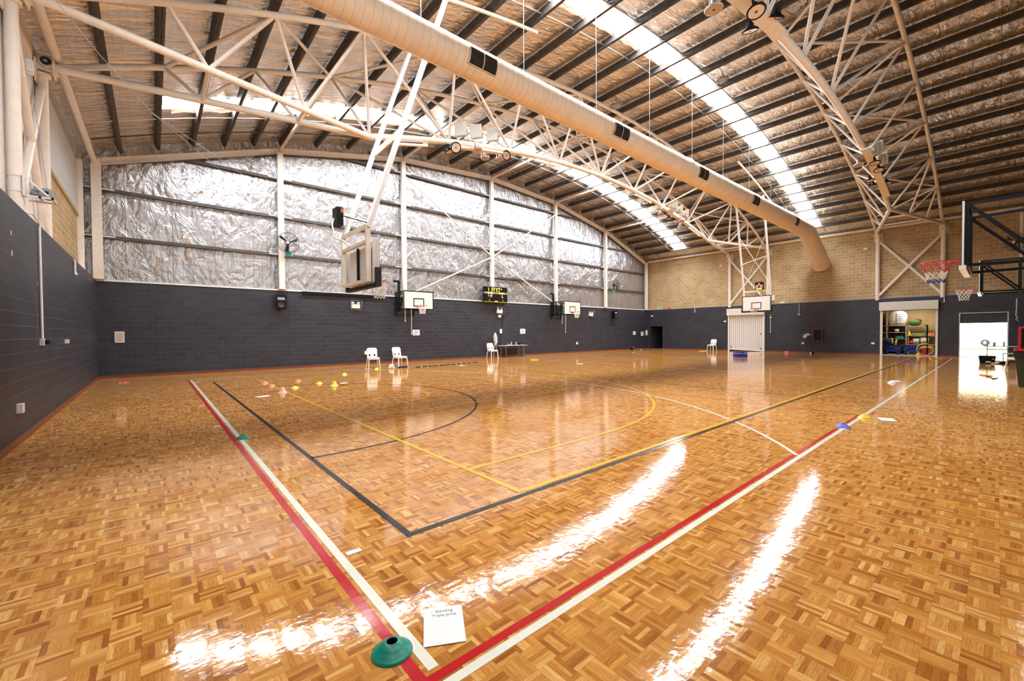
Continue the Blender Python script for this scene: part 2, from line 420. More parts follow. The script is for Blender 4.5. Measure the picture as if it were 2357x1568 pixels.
yl.rect(2.655, 2.71, 3.0, 16.72).rect(2.71, 30.9, 2.985, 3.045).rect(2.71, 30.9, 16.67, 16.72).rect(mx(2.71), mx(2.655), 3.0, 16.7)
for sg in (1, -1):
    q = (lambda x: x) if sg > 0 else mx
    def R_(x0, x1, y0, y1): a, c = sorted((q(x0), q(x1))); yl.rect(a, c, y0, y1)
    yl.arc(q(5.0), Y0, 5.92, -90 if sg > 0 else 90, 90 if sg > 0 else 270, .055)
    for y in (Y0-5.92, Y0+5.92): R_(2.71, 5.0, y-.027, y+.027)
    yl.arc(q(4.2), Y0+.12, 1.2, -90 if sg > 0 else 90, 90 if sg > 0 else 270, .05)
    for y in (Y0-1.08, Y0+1.32): R_(3.85, 4.2, y-.025, y+.025)
    for y in (7.6, 12.36): R_(2.71, 8.4, y-.025, y+.025)
    R_(8.35, 8.4, 7.6, 12.36)
    yl.arc(q(8.4), Y0+.12, 1.78, -90 if sg > 0 else 90, 90 if sg > 0 else 270, .05)
yl.arc(16.5, 10.0, 1.8, 0, 360, .05, 72)
yl.done('yellow_line', LY)

# ------------------------------------------------------------------ walls
# far wall: painted block below, foil insulation above
b = MB(); b.box(XL-.4, XR+.4, YF, YF+.3, 0, 3.5)
wf = struct(b.build('wall_far', M['block']))
n = 60; pts = [(XL-.6+(XR-XL+1.0)*i/n) for i in range(n+1)]
b = MB()
for i in range(n):
    x0, x1 = pts[i], pts[i+1]
    b.add([(x0,YF+.16,3.45),(x1,YF+.16,3.45),(x1,YF+.16,roofz(x1)+.05),(x0,YF+.16,roofz(x0)+.05)], [(0,1,2,3)])
b.build('foil_insulation', M['foil'], wf)
b = MB(); b.box(XL-.1, XR, YF-.03, YF+.2, 3.48, 3.54); b.build('ledge_capping', M['white'], wf)
for z in (5.07, 6.75, 8.42, 10.1):
    xa, xb = XL-.4, XR-.3
    if z > 7.4:
        d = math.sqrt(45.9**2-(45.9-11.06+z)**2); xa, xb = max(xa, 16.2-d+.1), min(xb, 16.2+d-.1)
    b = MB(); b.box(xa, xb, YF+.02, YF+.15, z-.06, z+.06); b.box(xa, xb, YF+.0, YF+.02, z-.06, z-.035); b.build('wall_girt', M['girt'], wf)
    b = MB()
    for cx in COLX:
        for sg in (-1, 1):
            x = cx+sg*.12
            if xa < x-.3 and x+.3 < xb:
                b.box(min(x, x+sg*.34), max(x, x+sg*.34), YF-.02, YF+.02, z-.01, z+.035)
    b.build('girt_cleat', M['cream'], wf)
# vertical foil joints and movement joints in the block wall
b = MB()
for x in (4.62, 16.42, 28.2): b.box(x-.008, x+.008, YF-.003, YF, 0, 3.48)
b.build('movement_joint', M['rubber'], wf)
b = MB(); b.box(XL, XR, YF-.022, YF, 0, .09); struct(b.build('baseboard_far', M['skirt']))

# left wall
b = MB(); b.box(XL-.3, XL, YN-.2, YF, 0, 3.5)
wlft = struct(b.build('wall_left', M['block']))
b = MB(); b.box(-2.05, -1.9, YN-.2, YF+.12, 3.4, 5.67); b.build('brick_upper', M['brick'], wlft)
b = MB(); b.box(-2.0, -1.87, YN-.2, YF+.12, 5.72, 8.2); b.build('upper_panel', M['lgrey'], wlft)
b = MB(); b.box(-1.9, -1.85, 14.3, YF+.1, 5.64, 5.73); b.build('timber_batten', M['shelf'], wlft)
b = MB(); b.box(-1.9, -1.74, YF-.25, YF-.13, 3.5, 7.6); b.build('corner_post', M['cream'], wlft)
b = MB(); b.box(XL-.01, XL+.022, YN, YF-.02, 0, .1); struct(b.build('baseboard_left', M['skirt']))
b = MB()
for (y, z, s_) in ((9.06, 3.0, .07), (9.08, 2.72, .08), (10.78, 2.45, .05)): b.obox((XL+.001, y, z), .004, s_, s_)
b.build('paint_chip', M['tan'], wlft)

# right wall with openings: doorway, perforated shutter (closed), store, exit
DOOR = [(19.4, 20.62, 0, 2.02), (2.3, 4.7, 0, 2.72), (-.38, 1.42, 0, 2.48)]
b = MB()
ys = [YN-.2, -.38, 1.42, 2.3, 4.7, 19.4, 20.62, YF]
for i in range(len(ys)-1):
    y0, y1 = ys[i], ys[i+1]; z0 = 0
    for d in DOOR:
        if abs(d[0]-y0) < 1e-6 and abs(d[1]-y1) < 1e-6: z0 = d[3]
    b.box(XR, XR+.25, y0, y1, z0, 3.5)
wr = struct(b.build('wall_right', M['block']))
b = MB(); b.box(XR+.12, XR+.35, YN-.2, YF+.2, 3.45, 8.15); b.build('brick_upper', M['brick'], wr)
b = MB(); b.box(XR-.01, XR+.2, YN, YF, 3.49, 3.53); b.build('ledge_capping', M['grey'], wr)
b = MB()
for y0, y1 in ((1.5, 2.25), (4.8, 11.2), (13.8, 19.4)): b.box(XR-.022, XR, y0, y1, 0, .09)
struct(b.build('baseboard_right', M['skirt']))
b = MB()
for y in (8.36, 7.0): b.box(XR-.003, XR, y-.008, y+.008, 0, 3.48)
b.build('movement_joint', M['rubber'], wr)
# dark corridor behind the doorway
b = MB(); b.box(XR+.25, XR+3, 19.2, 19.4, 0, 2.3); b.box(XR+.25, XR+3, 20.62, 20.8, 0, 2.3); b.box(XR+3, XR+3.1, 19.2, 20.8, 0, 2.3); b.box(XR+.25, XR+3, 19.2, 20.8, 2.02, 2.3); b.box(XR+.3, XR+3, 19.2, 20.8, -.05, 0)
b.build('corridor_lining', M['shutdark'], wr)
b = MB(); b.box(XR-.03, XR+.3, 19.4, 20.62, 0.001, .012); struct(b.build('trim_1', M['galv']))
# near wall behind the photographer
b = MB(); b.box(XL-.5, XR+.4, YN-.25, YN, 0, 3.5)
wn_ = struct(b.build('wall_near', M['block']))
b = MB()
for i in range(n):
    x0, x1 = pts[i], pts[i+1]
    b.add([(x0,YN-.1,3.45),(x0,YN-.1,roofz(x0)+.05),(x1,YN-.1,roofz(x1)+.05),(x1,YN-.1,3.45)], [(0,1,2,3)])
b.build('foil_insulation', M['foil'], wn_)

# ------------------------------------------------------------------ roof
NX = 110; xs = [-2.1+(XR+.5+2.1)*i/NX for i in range(NX+1)]
def strip(b, y0, y1, x0, x1, dz=0, mi=0):
    xx = [x0]+[x for x in xs if x0+.01 < x < x1-.01]+[x1]; P = []
    for x in xx: P += [(x, y0, roofz(x)+dz), (x, y1, roofz(x)+dz)]
    b.add(P, [(2*i, 2*i+1, 2*i+3, 2*i+2) for i in range(len(xx)-1)], mi, True)
b = MB(); X0, X1 = xs[0], xs[-1]
for y0, y1 in ((YN-.25, SKY[0][0]), (SKY[0][1], SKY[1][0]), (SKY[1][1], YF+.3)): strip(b, y0, y1, X0, X1)
for y0, y1, a, c in SKY: strip(b, y0, y1, X0, a); strip(b, y0, y1, c, X1)
ceil = struct(b.build('ceiling', M['rfoil']))
for k, (y0, y1, a, c) in enumerate(SKY):
    b = MB(); strip(b, y0, y1, a, c); struct(b.build('window_%d' % (k+1), M['sky']))
for x in PUR:
    if x > 34.1: continue
    a = math.asin((x-XC)/46.5); c, s_ = math.cos(a), math.sin(a)
    R3 = Matrix(((c, 0, s_), (0, 1, 0), (-s_, 0, c)))
    b = MB(); z = roofz(x)-.15
    b.obox((x, 9.8, z), .05, 21.9, .22, R3); b.obox(V((x, 9.8, z))+R3 @ V((.04, 0, -.1)), .09, 21.9, .02, R3)
    b.build('roof_purlin', M['purlin'], ceil)
for y in (8.78, 18.0, 19.4, 7.45):
    b = MB(); b.path([(x, y, roofz(x)-.17) for x in xs if -1.5 < x < 34], .022, 5); b.build('bridging_rod', M['galv'] if y < 18.5 else M['girt'], ceil)
# sagging edges of foil beside the skylights
for (y0, y1, a, c) in SKY:
    b = MB()
    for y, sg in ((y0, -1), (y1, 1)):
        P = []
        xx = [x for x in xs if a < x < c]
        for x in xx: P += [(x, y, roofz(x)-.01), (x, y+sg*.1, roofz(x)-.09+.03*math.sin(x*9))]
        b.add(P, [(2*i, 2*i+1, 2*i+3, 2*i+2) for i in range(len(xx)-1)], 0, True)
    b.build('foil_lap', M['rfoil'], ceil)

# ------------------------------------------------------------------ steel frame
names = ['first', 'second', 'third', 'fourth', 'fifth', 'sixth']
for i, x in enumerate(COLX):
    lab = ['white steel corner column beside the left wall, first on the foil wall',
           'white steel column behind the large left wall fan, second on the foil wall',
           'white steel column above the left wall backboard, third on the foil wall',
           'white steel column rising behind the scoreboard, fourth on the foil wall',
           'white steel column above the right wall backboard, fifth on the foil wall',
           'white steel column carrying the small sideways fan, sixth on the foil wall',
           'white steel corner column where foil wall meets cream brick'][i]
    t = thing('steel_column', lab, 'column', (x, YF, 3.5), 0, 'white columns along the foil wall')
    zt = raftz(x)+.02 if 0 < i < 6 else raftz(x)+.25
    b = MB(); w2 = .13 if i in (0, 6) else .11
    b.box(x-w2, x+w2, YF-.17, YF-.155, 3.54, zt); b.box(x-w2, x+w2, YF-.005, YF+.01, 3.54, zt); b.box(x-.012, x+.012, YF-.16, YF, 3.54, zt)
    b.build('column_shaft', M['cream'], t)
    b = MB(); b.box(x-.16, x+.16, YF-.2, YF+.04, 3.54, 3.56); b.build('base_plate', M['cream'], t)
b = MB()
for i in range(6):
    x0, x1 = COLX[i], COLX[i+1]
    a, c = V((x0, YF-.07, raftz(x0)+.11)), V((x1, YF-.07, raftz(x1)+.11))
    b.beam(a, c, .012, .2); b.beam(a+V((0,0,.105)), c+V((0,0,.105)), .14, .014); b.beam(a-V((0,0,.105)), c-V((0,0,.105)), .14, .014)
t = thing('end_rafter', 'cream curved steel rafter along the top of the foil wall', 'rafter', (16.2, YF, 11))
b.build('rafter_beam', M['cream'], t)
for x in PUR:
    if -1 < x < 33.8: b = MB(); b.box(x-.02, x+.02, YF-.1, YF-.04, raftz(x)+.2, roofz(x)-.2); b.build('purlin_stub', M['cream'], t)
# bracing rods on the foil wall
def rod(name, lab, cat, a, c, r, m, group=None):
    b = MB(); b.tube(a, c, r, 8); o = b.build(name, m, None, ((V(a)+V(c))/2)[:]); return tag(o, lab, cat, group)
mz = 6.35
rod('wall_brace', 'thin cream brace rod running down right from third column top to fourth column middle', 'brace', (10.4, YF-.12, 9.9), (16.1, YF-.12, mz), .04, M['cream'], 'brace rods on the foil wall')
rod('wall_brace', 'thin cream brace rod rising from left wall backboard to fourth column middle', 'brace', (10.45, YF-.12, 3.62), (16.1, YF-.12, mz-.12), .045, M['cream'], 'brace rods on the foil wall')
rod('wall_brace', 'thin cream brace rod rising from fourth column middle to fifth column top', 'brace', (16.32, YF-.12, mz), (21.9, YF-.12, 9.9), .04, M['cream'], 'brace rods on the foil wall')
rod('wall_brace', 'thin cream brace rod running down from fourth column middle to right wall backboard', 'brace', (16.32, YF-.12, mz-.12), (21.8, YF-.12, 3.62), .045, M['cream'], 'brace rods on the foil wall')

def truss(yn, yf, lab, ti):
    ym = (yn+yf)/2; t = thing('roof_truss', lab, 'roof truss', (16.3, ym, 7.5), 0, 'arched tube trusses')
    T = [.33, 2.3, 4.38, 7.3, 10.25, 13.2, 16.15, 19.1, 22.0, 24.95, 27.86, 30.55, 32.5]
    B = [5.05, 7.85, 10.65, 13.45, 16.3, 19.1, 21.9, 24.75, 27.55]
    xl, xr = -1.7, 34.12
    for y in (yn, yf):
        b = MB(); b.path([(x, y, topz(x)) for x in [xl+(xr-xl)*i/40 for i in range(41)]], .072, 10); b.build('top_chord', M['cream'], t)
    P = lambda x: V((x, ym, botz(x)))
    b = MB(); b.path([P(B[0]+(B[-1]-B[0])*i/24) for i in range(25)], .1, 12); b.build('bottom_chord', M['cream'], t)
    tp = lambda i, y: V((T[i], y, topz(T[i])))
    mem = []; LB = {}
    for y in (yn, yf):
        for side, (bx, ex, ez, xa, xb) in enumerate(((B[0], xl+.08, 7.5, 3.15, 1.05), (B[-1], xr-.06, 7.56, 29.7, 31.75))):
            p0, p1 = P(bx), V((ex, y, ez)); b = MB(); b.tube(p0, p1, .085, 10); b.build('leg', M['cream'], t)
            for x, k in ((xa, 0), (xb, 1)): LB[(y, side, k)] = p0+(p1-p0)*((x-bx)/(ex-bx))
        for i in range(9):
            mem.append((tp(i+2, y), P(B[i])))
            if i < 4: mem.append((tp(i+2, y), P(B[i+1])))
            if i > 4: mem.append((tp(i+2, y), P(B[i-1])))
        for side, (i2, i1, i0) in enumerate(((2, 1, 0), (10, 11, 12))):
            mem += [(tp(i2, y), LB[(y, side, 0)]), (tp(i1, y), LB[(y, side, 0)]), (tp(i1, y), LB[(y, side, 1)]), (tp(i0, y), LB[(y, side, 1)])]
    for side in (0, 1):
        mem += [(LB[(yn, side, k)], LB[(yf, side, k)]) for k in (0, 1)]
    for i in range(12):
        a, c = (yf, yn) if i % 2 == 0 else (yn, yf); mem.append((tp(i, a), tp(i+1, c)))
    for a, c in mem:
        b = MB(); b.tube(a, c, .046, 8); b.build('brace', M['cream'], t)
    for y in (yn, yf):
        b = MB(); b.box(xl-.17, xl+.2, y-.1, y+.1, 7.36, 7.4); b.box(xl-.12, xl+.14, y-.05, y+.05, 7.4, 7.72); b.tube((xl, y-.09, 7.57), (xl, y+.09, 7.57), .11, 12); b.box(xl+.13, xl+.16, y-.16, y+.16, 7.3, 7.85)
        pb = b.build('bearing', M['cream'], t)
        b = MB(); b.tube((xl+.02, y-.09, 7.57), (xl+.02, y-.112, 7.57), .085, 16); b.tube((xl+.02, y-.112, 7.57), (xl+.02, y-.12, 7.57), .035, 10, mi=1); b.build('bearing_pad', [M['rubber'], M['grey']], pb)
        b = MB(); b.box(xr-.14, xr+.1, y-.14, y+.14, 7.28, 7.32); b.box(xr-.1, xr+.06, y-.1, y+.1, 7.32, 7.66); b.build('bearing', M['cream'], t)
    return t
truss(11.05, 13.75, 'long arched cream tube truss running behind the air duct', 0)
truss(2.08, 4.93, 'arched cream tube truss on the near side of the roof, right of the skylight strip', 1)
# ties from the foil wall columns to the truss
for i, s_ in ((1, 'second'), (2, 'third'), (3, 'fourth'), (4, 'fifth'), (5, 'sixth')):
    x = COLX[i]
    rod('roof_tie', 'cream tie pipe from the %s foil wall column top up to the truss' % s_, 'tie pipe', (x, YF-.12, raftz(x)+.14), (x, 13.8, topz(x)-.02), .06, M['cream'], 'tie pipes to the truss')
rod('eave_pipe', 'cream eave pipe sloping along the left wall to the corner column', 'pipe', (-1.45, YF-.1, 7.62), (-1.58, 4, 7.82), .085, M['cream'])
rod('eave_pipe', 'cream eave pipe along the top of the cream brick end wall', 'pipe', (XR-.02, YN, 7.86), (XR-.02, YF, 7.86), .085, M['cream'])
# round columns under the truss ends
def frame_cols(x, y0, y1, r, lab, side):
    for y, s_ in ((y0, 'near' if side == 'left' else 'right'), (y1, 'far' if side == 'left' else 'left')):
        t = thing('round_column', lab[0] if y == y0 else lab[1], 'column', (x, y, 3.5), 0, 'round columns under the trusses')
        b = MB(); b.tube((x, y, 3.4), (x, y, 7.26), r, 16); b.build('column_shaft', M['cream'], t)
        b = MB(); b.tube((x, y, 7.24), (x, y, 7.3), r*1.5, 16); b.obox((x+(.12 if side == 'right' else -.08), y, 7.3), .03, .42, .5); b.build('column_head', M['cream'], t)
    t = thing('cross_brace', lab[2], 'brace', (x, (y0+y1)/2, 3.5))
    for a, c in (((x, y0+.05, 7.05), (x, y1-.05, 3.65)), ((x, y1-.05, 7.05), (x, y0+.05, 3.65))):
        b = MB(); b.tube(a, c, r*.72, 12); b.build('diagonal', M['cream'], t)
frame_cols(XR-.02, 11.02, 13.7, .11, ['round white column right of the hanging far backboard, at the brick wall', 'round white column left of the hanging far backboard, at the brick wall', 'white crossed pipes behind the hanging far backboard'], 'right')
frame_cols(XR-.02, 2.06, 4.9, .11, ['round white column at brick wall behind the tricolour net', 'round white column above the left side of the store opening', 'white crossed pipes on the brick wall above the store opening'], 'right')
frame_cols(-1.745, 11.05, 13.75, .09, ['thick round white column holding the cable winch', 'round white column in front of the white drape, below the left truss end', 'thick white crossed pipes in front of the white drape'], 'left')
# drape
b = MB(); yy = [8.6+i*.06 for i in range(98)]; P = []
for y in yy:
    o = .022*math.sin(y*7.3)+.014*math.sin(y*13.1+1); P += [(-1.852+o*.4, y, 3.3), (-1.855+o*.2, y, 8.0)]
b.add(P, [(2*i, 2*i+2, 2*i+3, 2*i+1) for i in range(len(yy)-1)], 0, True)
tag(b.build('white_drape', M['curtain'], None, (-1.8, 11.5, 3.4)), 'white plastic drape hanging high behind the left wall columns', 'drape')

# ------------------------------------------------------------------ air duct
YD = 7.95
dist = YD/math.cos(math.radians(38.1))
def duct_r(x): return .325+.13*max(0, min(1, (x-1)/26.0))
def duct_c(x):
    r = duct_r(x); a = math.radians(35.95)+math.asin(r/dist); return V((x, YD, 1.55+YD*math.tan(a)))
td = thing('air_duct', 'fat cream tubular air duct hung under the roof, bending down at the far brick wall', 'air duct', (16, YD, 7.4))
b = MB(); P, R = [], []
x = -1.2
while x < 31.4:
    for dx, k in ((0, 1.0), (.03, 1.0), (.06, 1.012), (.09, 1.0)):
        P.append(duct_c(x+dx)); kk = k
        for bx in (15.6, 27.6):
            if abs(x-bx) < .28: kk += .07
        R.append(duct_r(x+dx)*kk)
    x += .3
b.path(P, R, 28); b.build('duct_run', M['duct'], td)
e0 = duct_c(31.55); e1 = V((34.2, 7.82, 6.12))
b = MB(); b.path([duct_c(31.2), e0, e0+(e1-e0)*.5, e0+(e1-e0)*.52, e1, e1+(e1-e0)*.1], [.46, .47, .48, .5, .5, .5], 28); b.build('duct_elbow', M['duct'], td)
va = math.radians(13)
nv = V((0, -math.cos(va), -math.sin(va))); uv_ = V((0, -math.sin(va), math.cos(va)))
RV = Matrix((V((1,0,0)), uv_, nv)).transposed()
for x in (5.76, 11.05, 16.5, 21.9, 27.9):
    r = duct_r(x); c = duct_c(x); w2 = .38
    b = MB()
    for sx in (-1, 1):
        for k in range(9):
            a = -.46+.92*k/8; p = c+nv*(r*math.cos(a)+.012)+uv_*(r*math.sin(a))
            b.obox(p+V((sx*w2/2, 0, 0)), w2-.025, .018, .03, RV)
    g = b.build('vent_grille', M['grille'], td)
    b = MB()
    def arcbar(xc, wd, a0, a1, off):
        PP = []
        for k in range(9):
            a = a0+(a1-a0)*k/8
            for sx in (-1, 1): PP.append(c+nv*(r*math.cos(a)+off)+uv_*(r*math.sin(a))+V((xc+sx*wd/2, 0, 0)))
        b.add(PP, [(2*i, 2*i+1, 2*i+3, 2*i+2) for i in range(8)])
    arcbar(0, w2*2, -.5, .5, .006)
    b.build('grille_back', M['black'], g)
    b = MB(); arcbar(0, .02, -.5, .5, .035); arcbar(-w2, .025, -.52, .52, .03); arcbar(w2, .025, -.52, .52, .03); arcbar(0, w2*2, .49, .54, .03); arcbar(0, w2*2, -.54, -.49, .03)
    b.build('grille_frame', M['duct'], g)
for x in (1.45, 4.38, 7.3, 10.25, 13.2, 16.3, 19.15, 22.1, 25.05, 28.3):
    b = MB(); p = duct_c(x); b.tube(p+V((0,0,duct_r(x)-.02)), (x, YD, roofz(x)-.1), .009, 5); b.build('hanger_wire', M['galv'], td)

# ------------------------------------------------------------------ basketball goals
def ring_net(t, c, d, h=1, cols=None, Rr=.225):
    """ring with its centre at c (local), reaching away from the board along unit vector d; a knotted net below"""
    c = V(c); d = V(d); cols = cols or [M['net']]
    b = MB(); b.torus(c, Rr, .011, None, 28, 6)
    b.path([c-d*Rr+V((0,0,0)), c-d*(Rr+.13)], .016, 6)
    sd = V((-d.y, d.x, 0))
    for s_ in (-1, 1): b.path([c-d*(Rr*.86)+sd*(s_*Rr*.5), c-d*(Rr+.14)+sd*(s_*.07)+V((0,0,-.06))], .009, 5)
    b.obox(c-d*(Rr+.15)+V((0,0,-.03)), .02 if abs(d.x) > .5 else .16, .16 if abs(d.x) > .5 else .02, .12)
    r = b.build('ring', M['red'], t, None, True)
    rows = [(1.0, 0), (.88, .1), (.74, .19), (.63, .27), (.57, .34), (.56, .41)]; nn = 10
    bs = [MB() for _ in cols]
    for j in range(len(rows)-1):
        bb = bs[min(len(cols)-1, j*len(cols)//(len(rows)-1))]
        for i in range(nn):
            for s_ in (-1, 1):
                a0 = 2*PI*(i+.5*(j % 2))/nn; a1 = a0+s_*PI/nn
                p = c+V((math.cos(a0)*Rr*rows[j][0], math.sin(a0)*Rr*rows[j][0], -rows[j][1]*1.0)); q = c+V((math.cos(a1)*Rr*rows[j+1][0], math.sin(a1)*Rr*rows[j+1][0], -rows[j+1][1]))
                bb.tube(p, q, .0075, 4, cap=False)
    for bb, m in zip(bs, cols): bb.build('net', m, t, None, True)

def board_part(t, w_, h_, zc, y=0., border=.05):
    """backboard in the local XZ plane facing -Y, centred at z=zc"""
    b = MB(); b.box(-w_/2, w_/2, y, y+.03, zc-h_/2, zc+h_/2); bd = b.build('backboard', M['board'], t, None, True)
    b = MB(); yy = y-.003
    def fr(x0, x1, z0, z1, q):
        b.box(x0, x1, yy, yy+.006, z0, z0+q); b.box(x0, x1, yy, yy+.006, z1-q, z1); b.box(x0, x0+q, yy, yy+.006, z0+q, z1-q); b.box(x1-q, x1, yy, yy+.006, z0+q, z1-q)
    fr(-w_/2-.004, w_/2+.004, zc-h_/2-.004, zc+h_/2+.004, border); fr(-.3, .3, zc-h_/2+.14, zc-h_/2+.57, .05)
    b.build('board_marking', M['black'], bd, None, True)
    return bd

def wall_goal(loc, rz, lab, depth, w_, h_, zc, ringz, pad=False, cols=None, post=True):
    """goal on a folding black frame that stands off a wall by depth; local -Y is into the court, the wall is at +Y"""
    t = thing('wall_hoop', lab, 'basketball hoop', loc, rz, 'wall mounted basketball hoops')
    board_part(t, w_, h_, zc)
    z0, z1 = zc-h_/2+.03, zc+h_/2-.03
    for s_ in (-1, 1):
        x = s_*w_*.42; xw = s_*w_*.30
        b = MB(); q = .055
        b.beam((x, .06, z0-.02), (x, .06, z1), q, q, (0,1,0)); b.beam((x, .06, z1), (xw, depth, z1+.02), q, q); b.beam((x, .06, z0), (xw, depth, z0), q, q)
        b.beam((x, .06, z1), ((x+xw)/2, depth*.62, z0), q, q); b.beam(((x+xw)/2, depth*.6, z0), ((x+xw)/2, depth*.6, z1), q, q, (0,1,0)); b.beam((xw, depth-.05, z0-.3), (xw, depth-.05, z1+.05), q*1.2, q*1.2, (0,1,0))
        b.build('side_frame', M['black'], t, None, True)
    b = MB()
    for z in (z0, z1): b.beam((-w_*.42, .07, z), (w_*.42, .07, z), .05, .05); b.beam((-w_*.3, depth-.06, z), (w_*.3, depth-.06, z), .05, .05)
    b.beam((-.1, .07, z0), (-.1, .07, z1), .05, .05, (0,1,0)); b.beam((.1, .07, z0), (.1, .07, z1), .05, .05, (0,1,0)); b.beam((-w_*.36, depth*.6, z0), (w_*.36, depth*.6, z0), .05, .05)
    b.build('cross_frame', M['black'], t, None, True)
    if post:
        b = MB(); b.beam((-w_*.22, depth-.12, z0-.1), (-w_*.22, depth-.12, z1+.62), .1, .1, (0,1,0)); b.box(-w_*.22-.28, -w_*.22+.02, depth-.17, depth-.07, z1+.58, z1+.68); b.build('lifting_post', M['black'], t, None, True)
        for x, l in ((-.32, .62), (-.1, 1.25)):
            b = MB(); b.tube((x*1.6, .5, z0), (x*1.6, .5, z0-l), .016, 6); b.sph((x*1.6, .5, z0-l), .035, 8, 6); b.build('winding_rod', M['offwhite'], t, None, True)
    if pad:
        b = MB(); b.box(-w_/2-.02, w_/2+.02, -.03, .06, zc-h_/2-.05, zc-h_/2+.02); b.build('edge_padding', M['board'], t, None, True)
    ring_net(t, (0, -.38, ringz), (0, -1, 0), cols=cols)
    return t
wall_goal((10.25, 19.15, 0), 0, 'white backboard hoop on black frame below the third column, left on far wall', 1.6, 1.68, .93, 3.215, 2.93)
wall_goal((22.0, 19.15, 0), 0, 'white backboard hoop on black frame below the fifth column, right on far wall', 1.6, 1.7, .92, 3.215, 2.93)
wall_goal((12.0, .44, 0), PI, 'side hoop on big black frame with red, white and blue net', 1.6, 1.85, 1.17, 3.27, 2.9, True, [M['redcord'], M['net'], M['bluecord']], False)
wall_goal((23.2, .46, 0), PI, 'side hoop on black frame with white net, beyond the tricolour net hoop', 1.6, 1.85, 1.13, 3.43, 3.05, True, [M['net']], False)

def hanging_goal(X, Yc, d, lab, xtop, zb, zt, bw, motor):
    """goal hung from the roof; d = +1 if the board faces +X"""
    t = thing('hanging_hoop', lab, 'basketball hoop', (X, Yc, zb), 0, 'roof hung basketball hoops')
    hw = .78; L = t.location
    P = lambda x, y, z: (x, y, z)
    xb = X-d*(.2 if motor else .16)
    for s_, nm in ((-1, 'near'), (1, 'far')):
        y = Yc+s_*hw
        b = MB(); b.beam((xb, y, zb+.05), (xb, y, zt+.3), .1, .07, (0,1,0)); b.build('upright', M['cream'], t)
        b = MB(); b.beam((xb, y, zt+.25), (xtop, y, roofz(xtop)-.45), .16 if motor else .1, .09 if motor else .06, (1,0,0)); b.build('hanging_arm', M['white'], t)
    for z in (zb+.08, zt-.05, zt+.3): b = MB(); b.beam((xb, Yc-hw, z), (xb, Yc+hw, z), .08, .07); b.build('cross_rail', M['cream'], t)
    f = .62; xm = xb+(xtop-xb)*f; zm = zt+.25+(roofz(xtop)-.45-zt-.25)*f
    xq = xb+(xtop-xb)*.38; zq = zt+.25+(roofz(xtop)-.45-zt-.25)*.38
    b = MB()
    if d > 0: b.beam((xq, Yc+hw, zq), (xq+.1, Yc-hw, zq+.15), .03, .16)
    else:
        b.tube((xq, Yc-hw, zq), (xq, Yc+hw, zq-.4), .03, 6); b.tube((xb, Yc-hw, zt+.6), (xm, Yc+hw, zm), .018, 6); b.tube((xb, Yc+hw, zt+.6), (xm, Yc-hw, zm), .014, 6)
    b.build('arm_brace', M['cream'], t)
    b = MB(); b.box(min(X-d*.06, X-d*.1), max(X-d*.06, X-d*.1), Yc-.62, Yc+.62, zb+.12, zt-.12)
    b.box(min(X-d*.03, X-d*.12), max(X-d*.03, X-d*.12), Yc-bw/2+.06, Yc-bw/2+.12, zb+.05, zt); b.box(min(X-d*.03, X-d*.12), max(X-d*.03, X-d*.12), Yc+bw/2-.12, Yc+bw/2-.06, zb+.05, zt)
    for y in (-.3, .3): b.box(X-.09 if d > 0 else X+.03, X-.03 if d > 0 else X+.09, Yc+y-.03, Yc+y+.03, zb+.05, zt-.02)
    b.build('back_panel', M['offwhite'], t)
    b = MB(); xx = (X-.10, X-.07) if d > 0 else (X+.07, X+.10)
    b.box(X-.16 if d > 0 else X+.12, X-.12 if d > 0 else X+.16, Yc-.05, Yc+.02, zb+.15, zt-.1); b.build('height_screw', M['black'], t)
    # board, local frame facing -Y turned to face d*X
    e = bpy.data.objects.new('board_unit', None)
    b = MB(); b.box(min(X, X-d*.03), max(X, X-d*.03), Yc-bw/2, Yc+bw/2, zb, zt); bd = b.build('backboard', M['board'], t)
    b = MB(); x0, x1 = (X-.002, X+.004) if d > 0 else (X-.004, X+.002)
    def fr(y0, y1, z0, z1, q):
        b.box(x0, x1, y0, y1, z0, z0+q); b.box(x0, x1, y0, y1, z1-q, z1); b.box(x0, x1, y0, y0+q, z0+q, z1-q); b.box(x0, x1, y1-q, y1, z0+q, z1-q)
    fr(Yc-bw/2-.003, Yc+bw/2+.003, zb-.003, zt+.003, .045); fr(Yc-.29, Yc+.29, zb+.14, zb+.57, .045)
    b.build('board_marking', M['black'], bd)
    b = MB()
    xa, xc = min(X+d*.025, X-d*.1), max(X+d*.025, X-d*.1)
    b.box(xa, xc, Yc-bw/2-.02, Yc+bw/2+.02, zb-.06, zb+.02)
    for s_ in (-1, 1):
        y = Yc+s_*bw/2; b.box(xa, xc, min(y-s_*.02, y+s_*.045), max(y-s_*.02, y+s_*.045), zb-.06, zb+.36)
    b.build('edge_padding', M['rubber'], t)
    ring_net(t, V((d*.385, 0, .16)), (d, 0, 0))
    if motor:
        b = MB(); b.box(xb-.22, xb-.06, Yc+hw-.2, Yc+hw+.12, zt+.55, zt+.99); mb = b.build('winch_box', M['black'], t)
        b = MB(); b.box(xb-.12, xb-.07, Yc+hw-.206, Yc+hw-.2, zt+.86, zt+.96); b.build('warning_tag', M['amber'], mb)
        b = MB(); b.path([(xb-.24, Yc+hw-.05, zt+.72), (xb-.3, Yc+hw-.1, zt+.55), (xb-.3, Yc+.5, zt+.2), (xb-.15, Yc+.3, zt+.1), (xb-.1, Yc+.1, zt-.05)], .022, 6); b.build('flex_conduit', M['offwhite'], t)
        b = MB(); b.tube((xb-.1, Yc+hw, zt+.85), (xb, Yc-hw, zt+.35), .015, 6); b.build('safety_strap', M['black'], t)
    return t
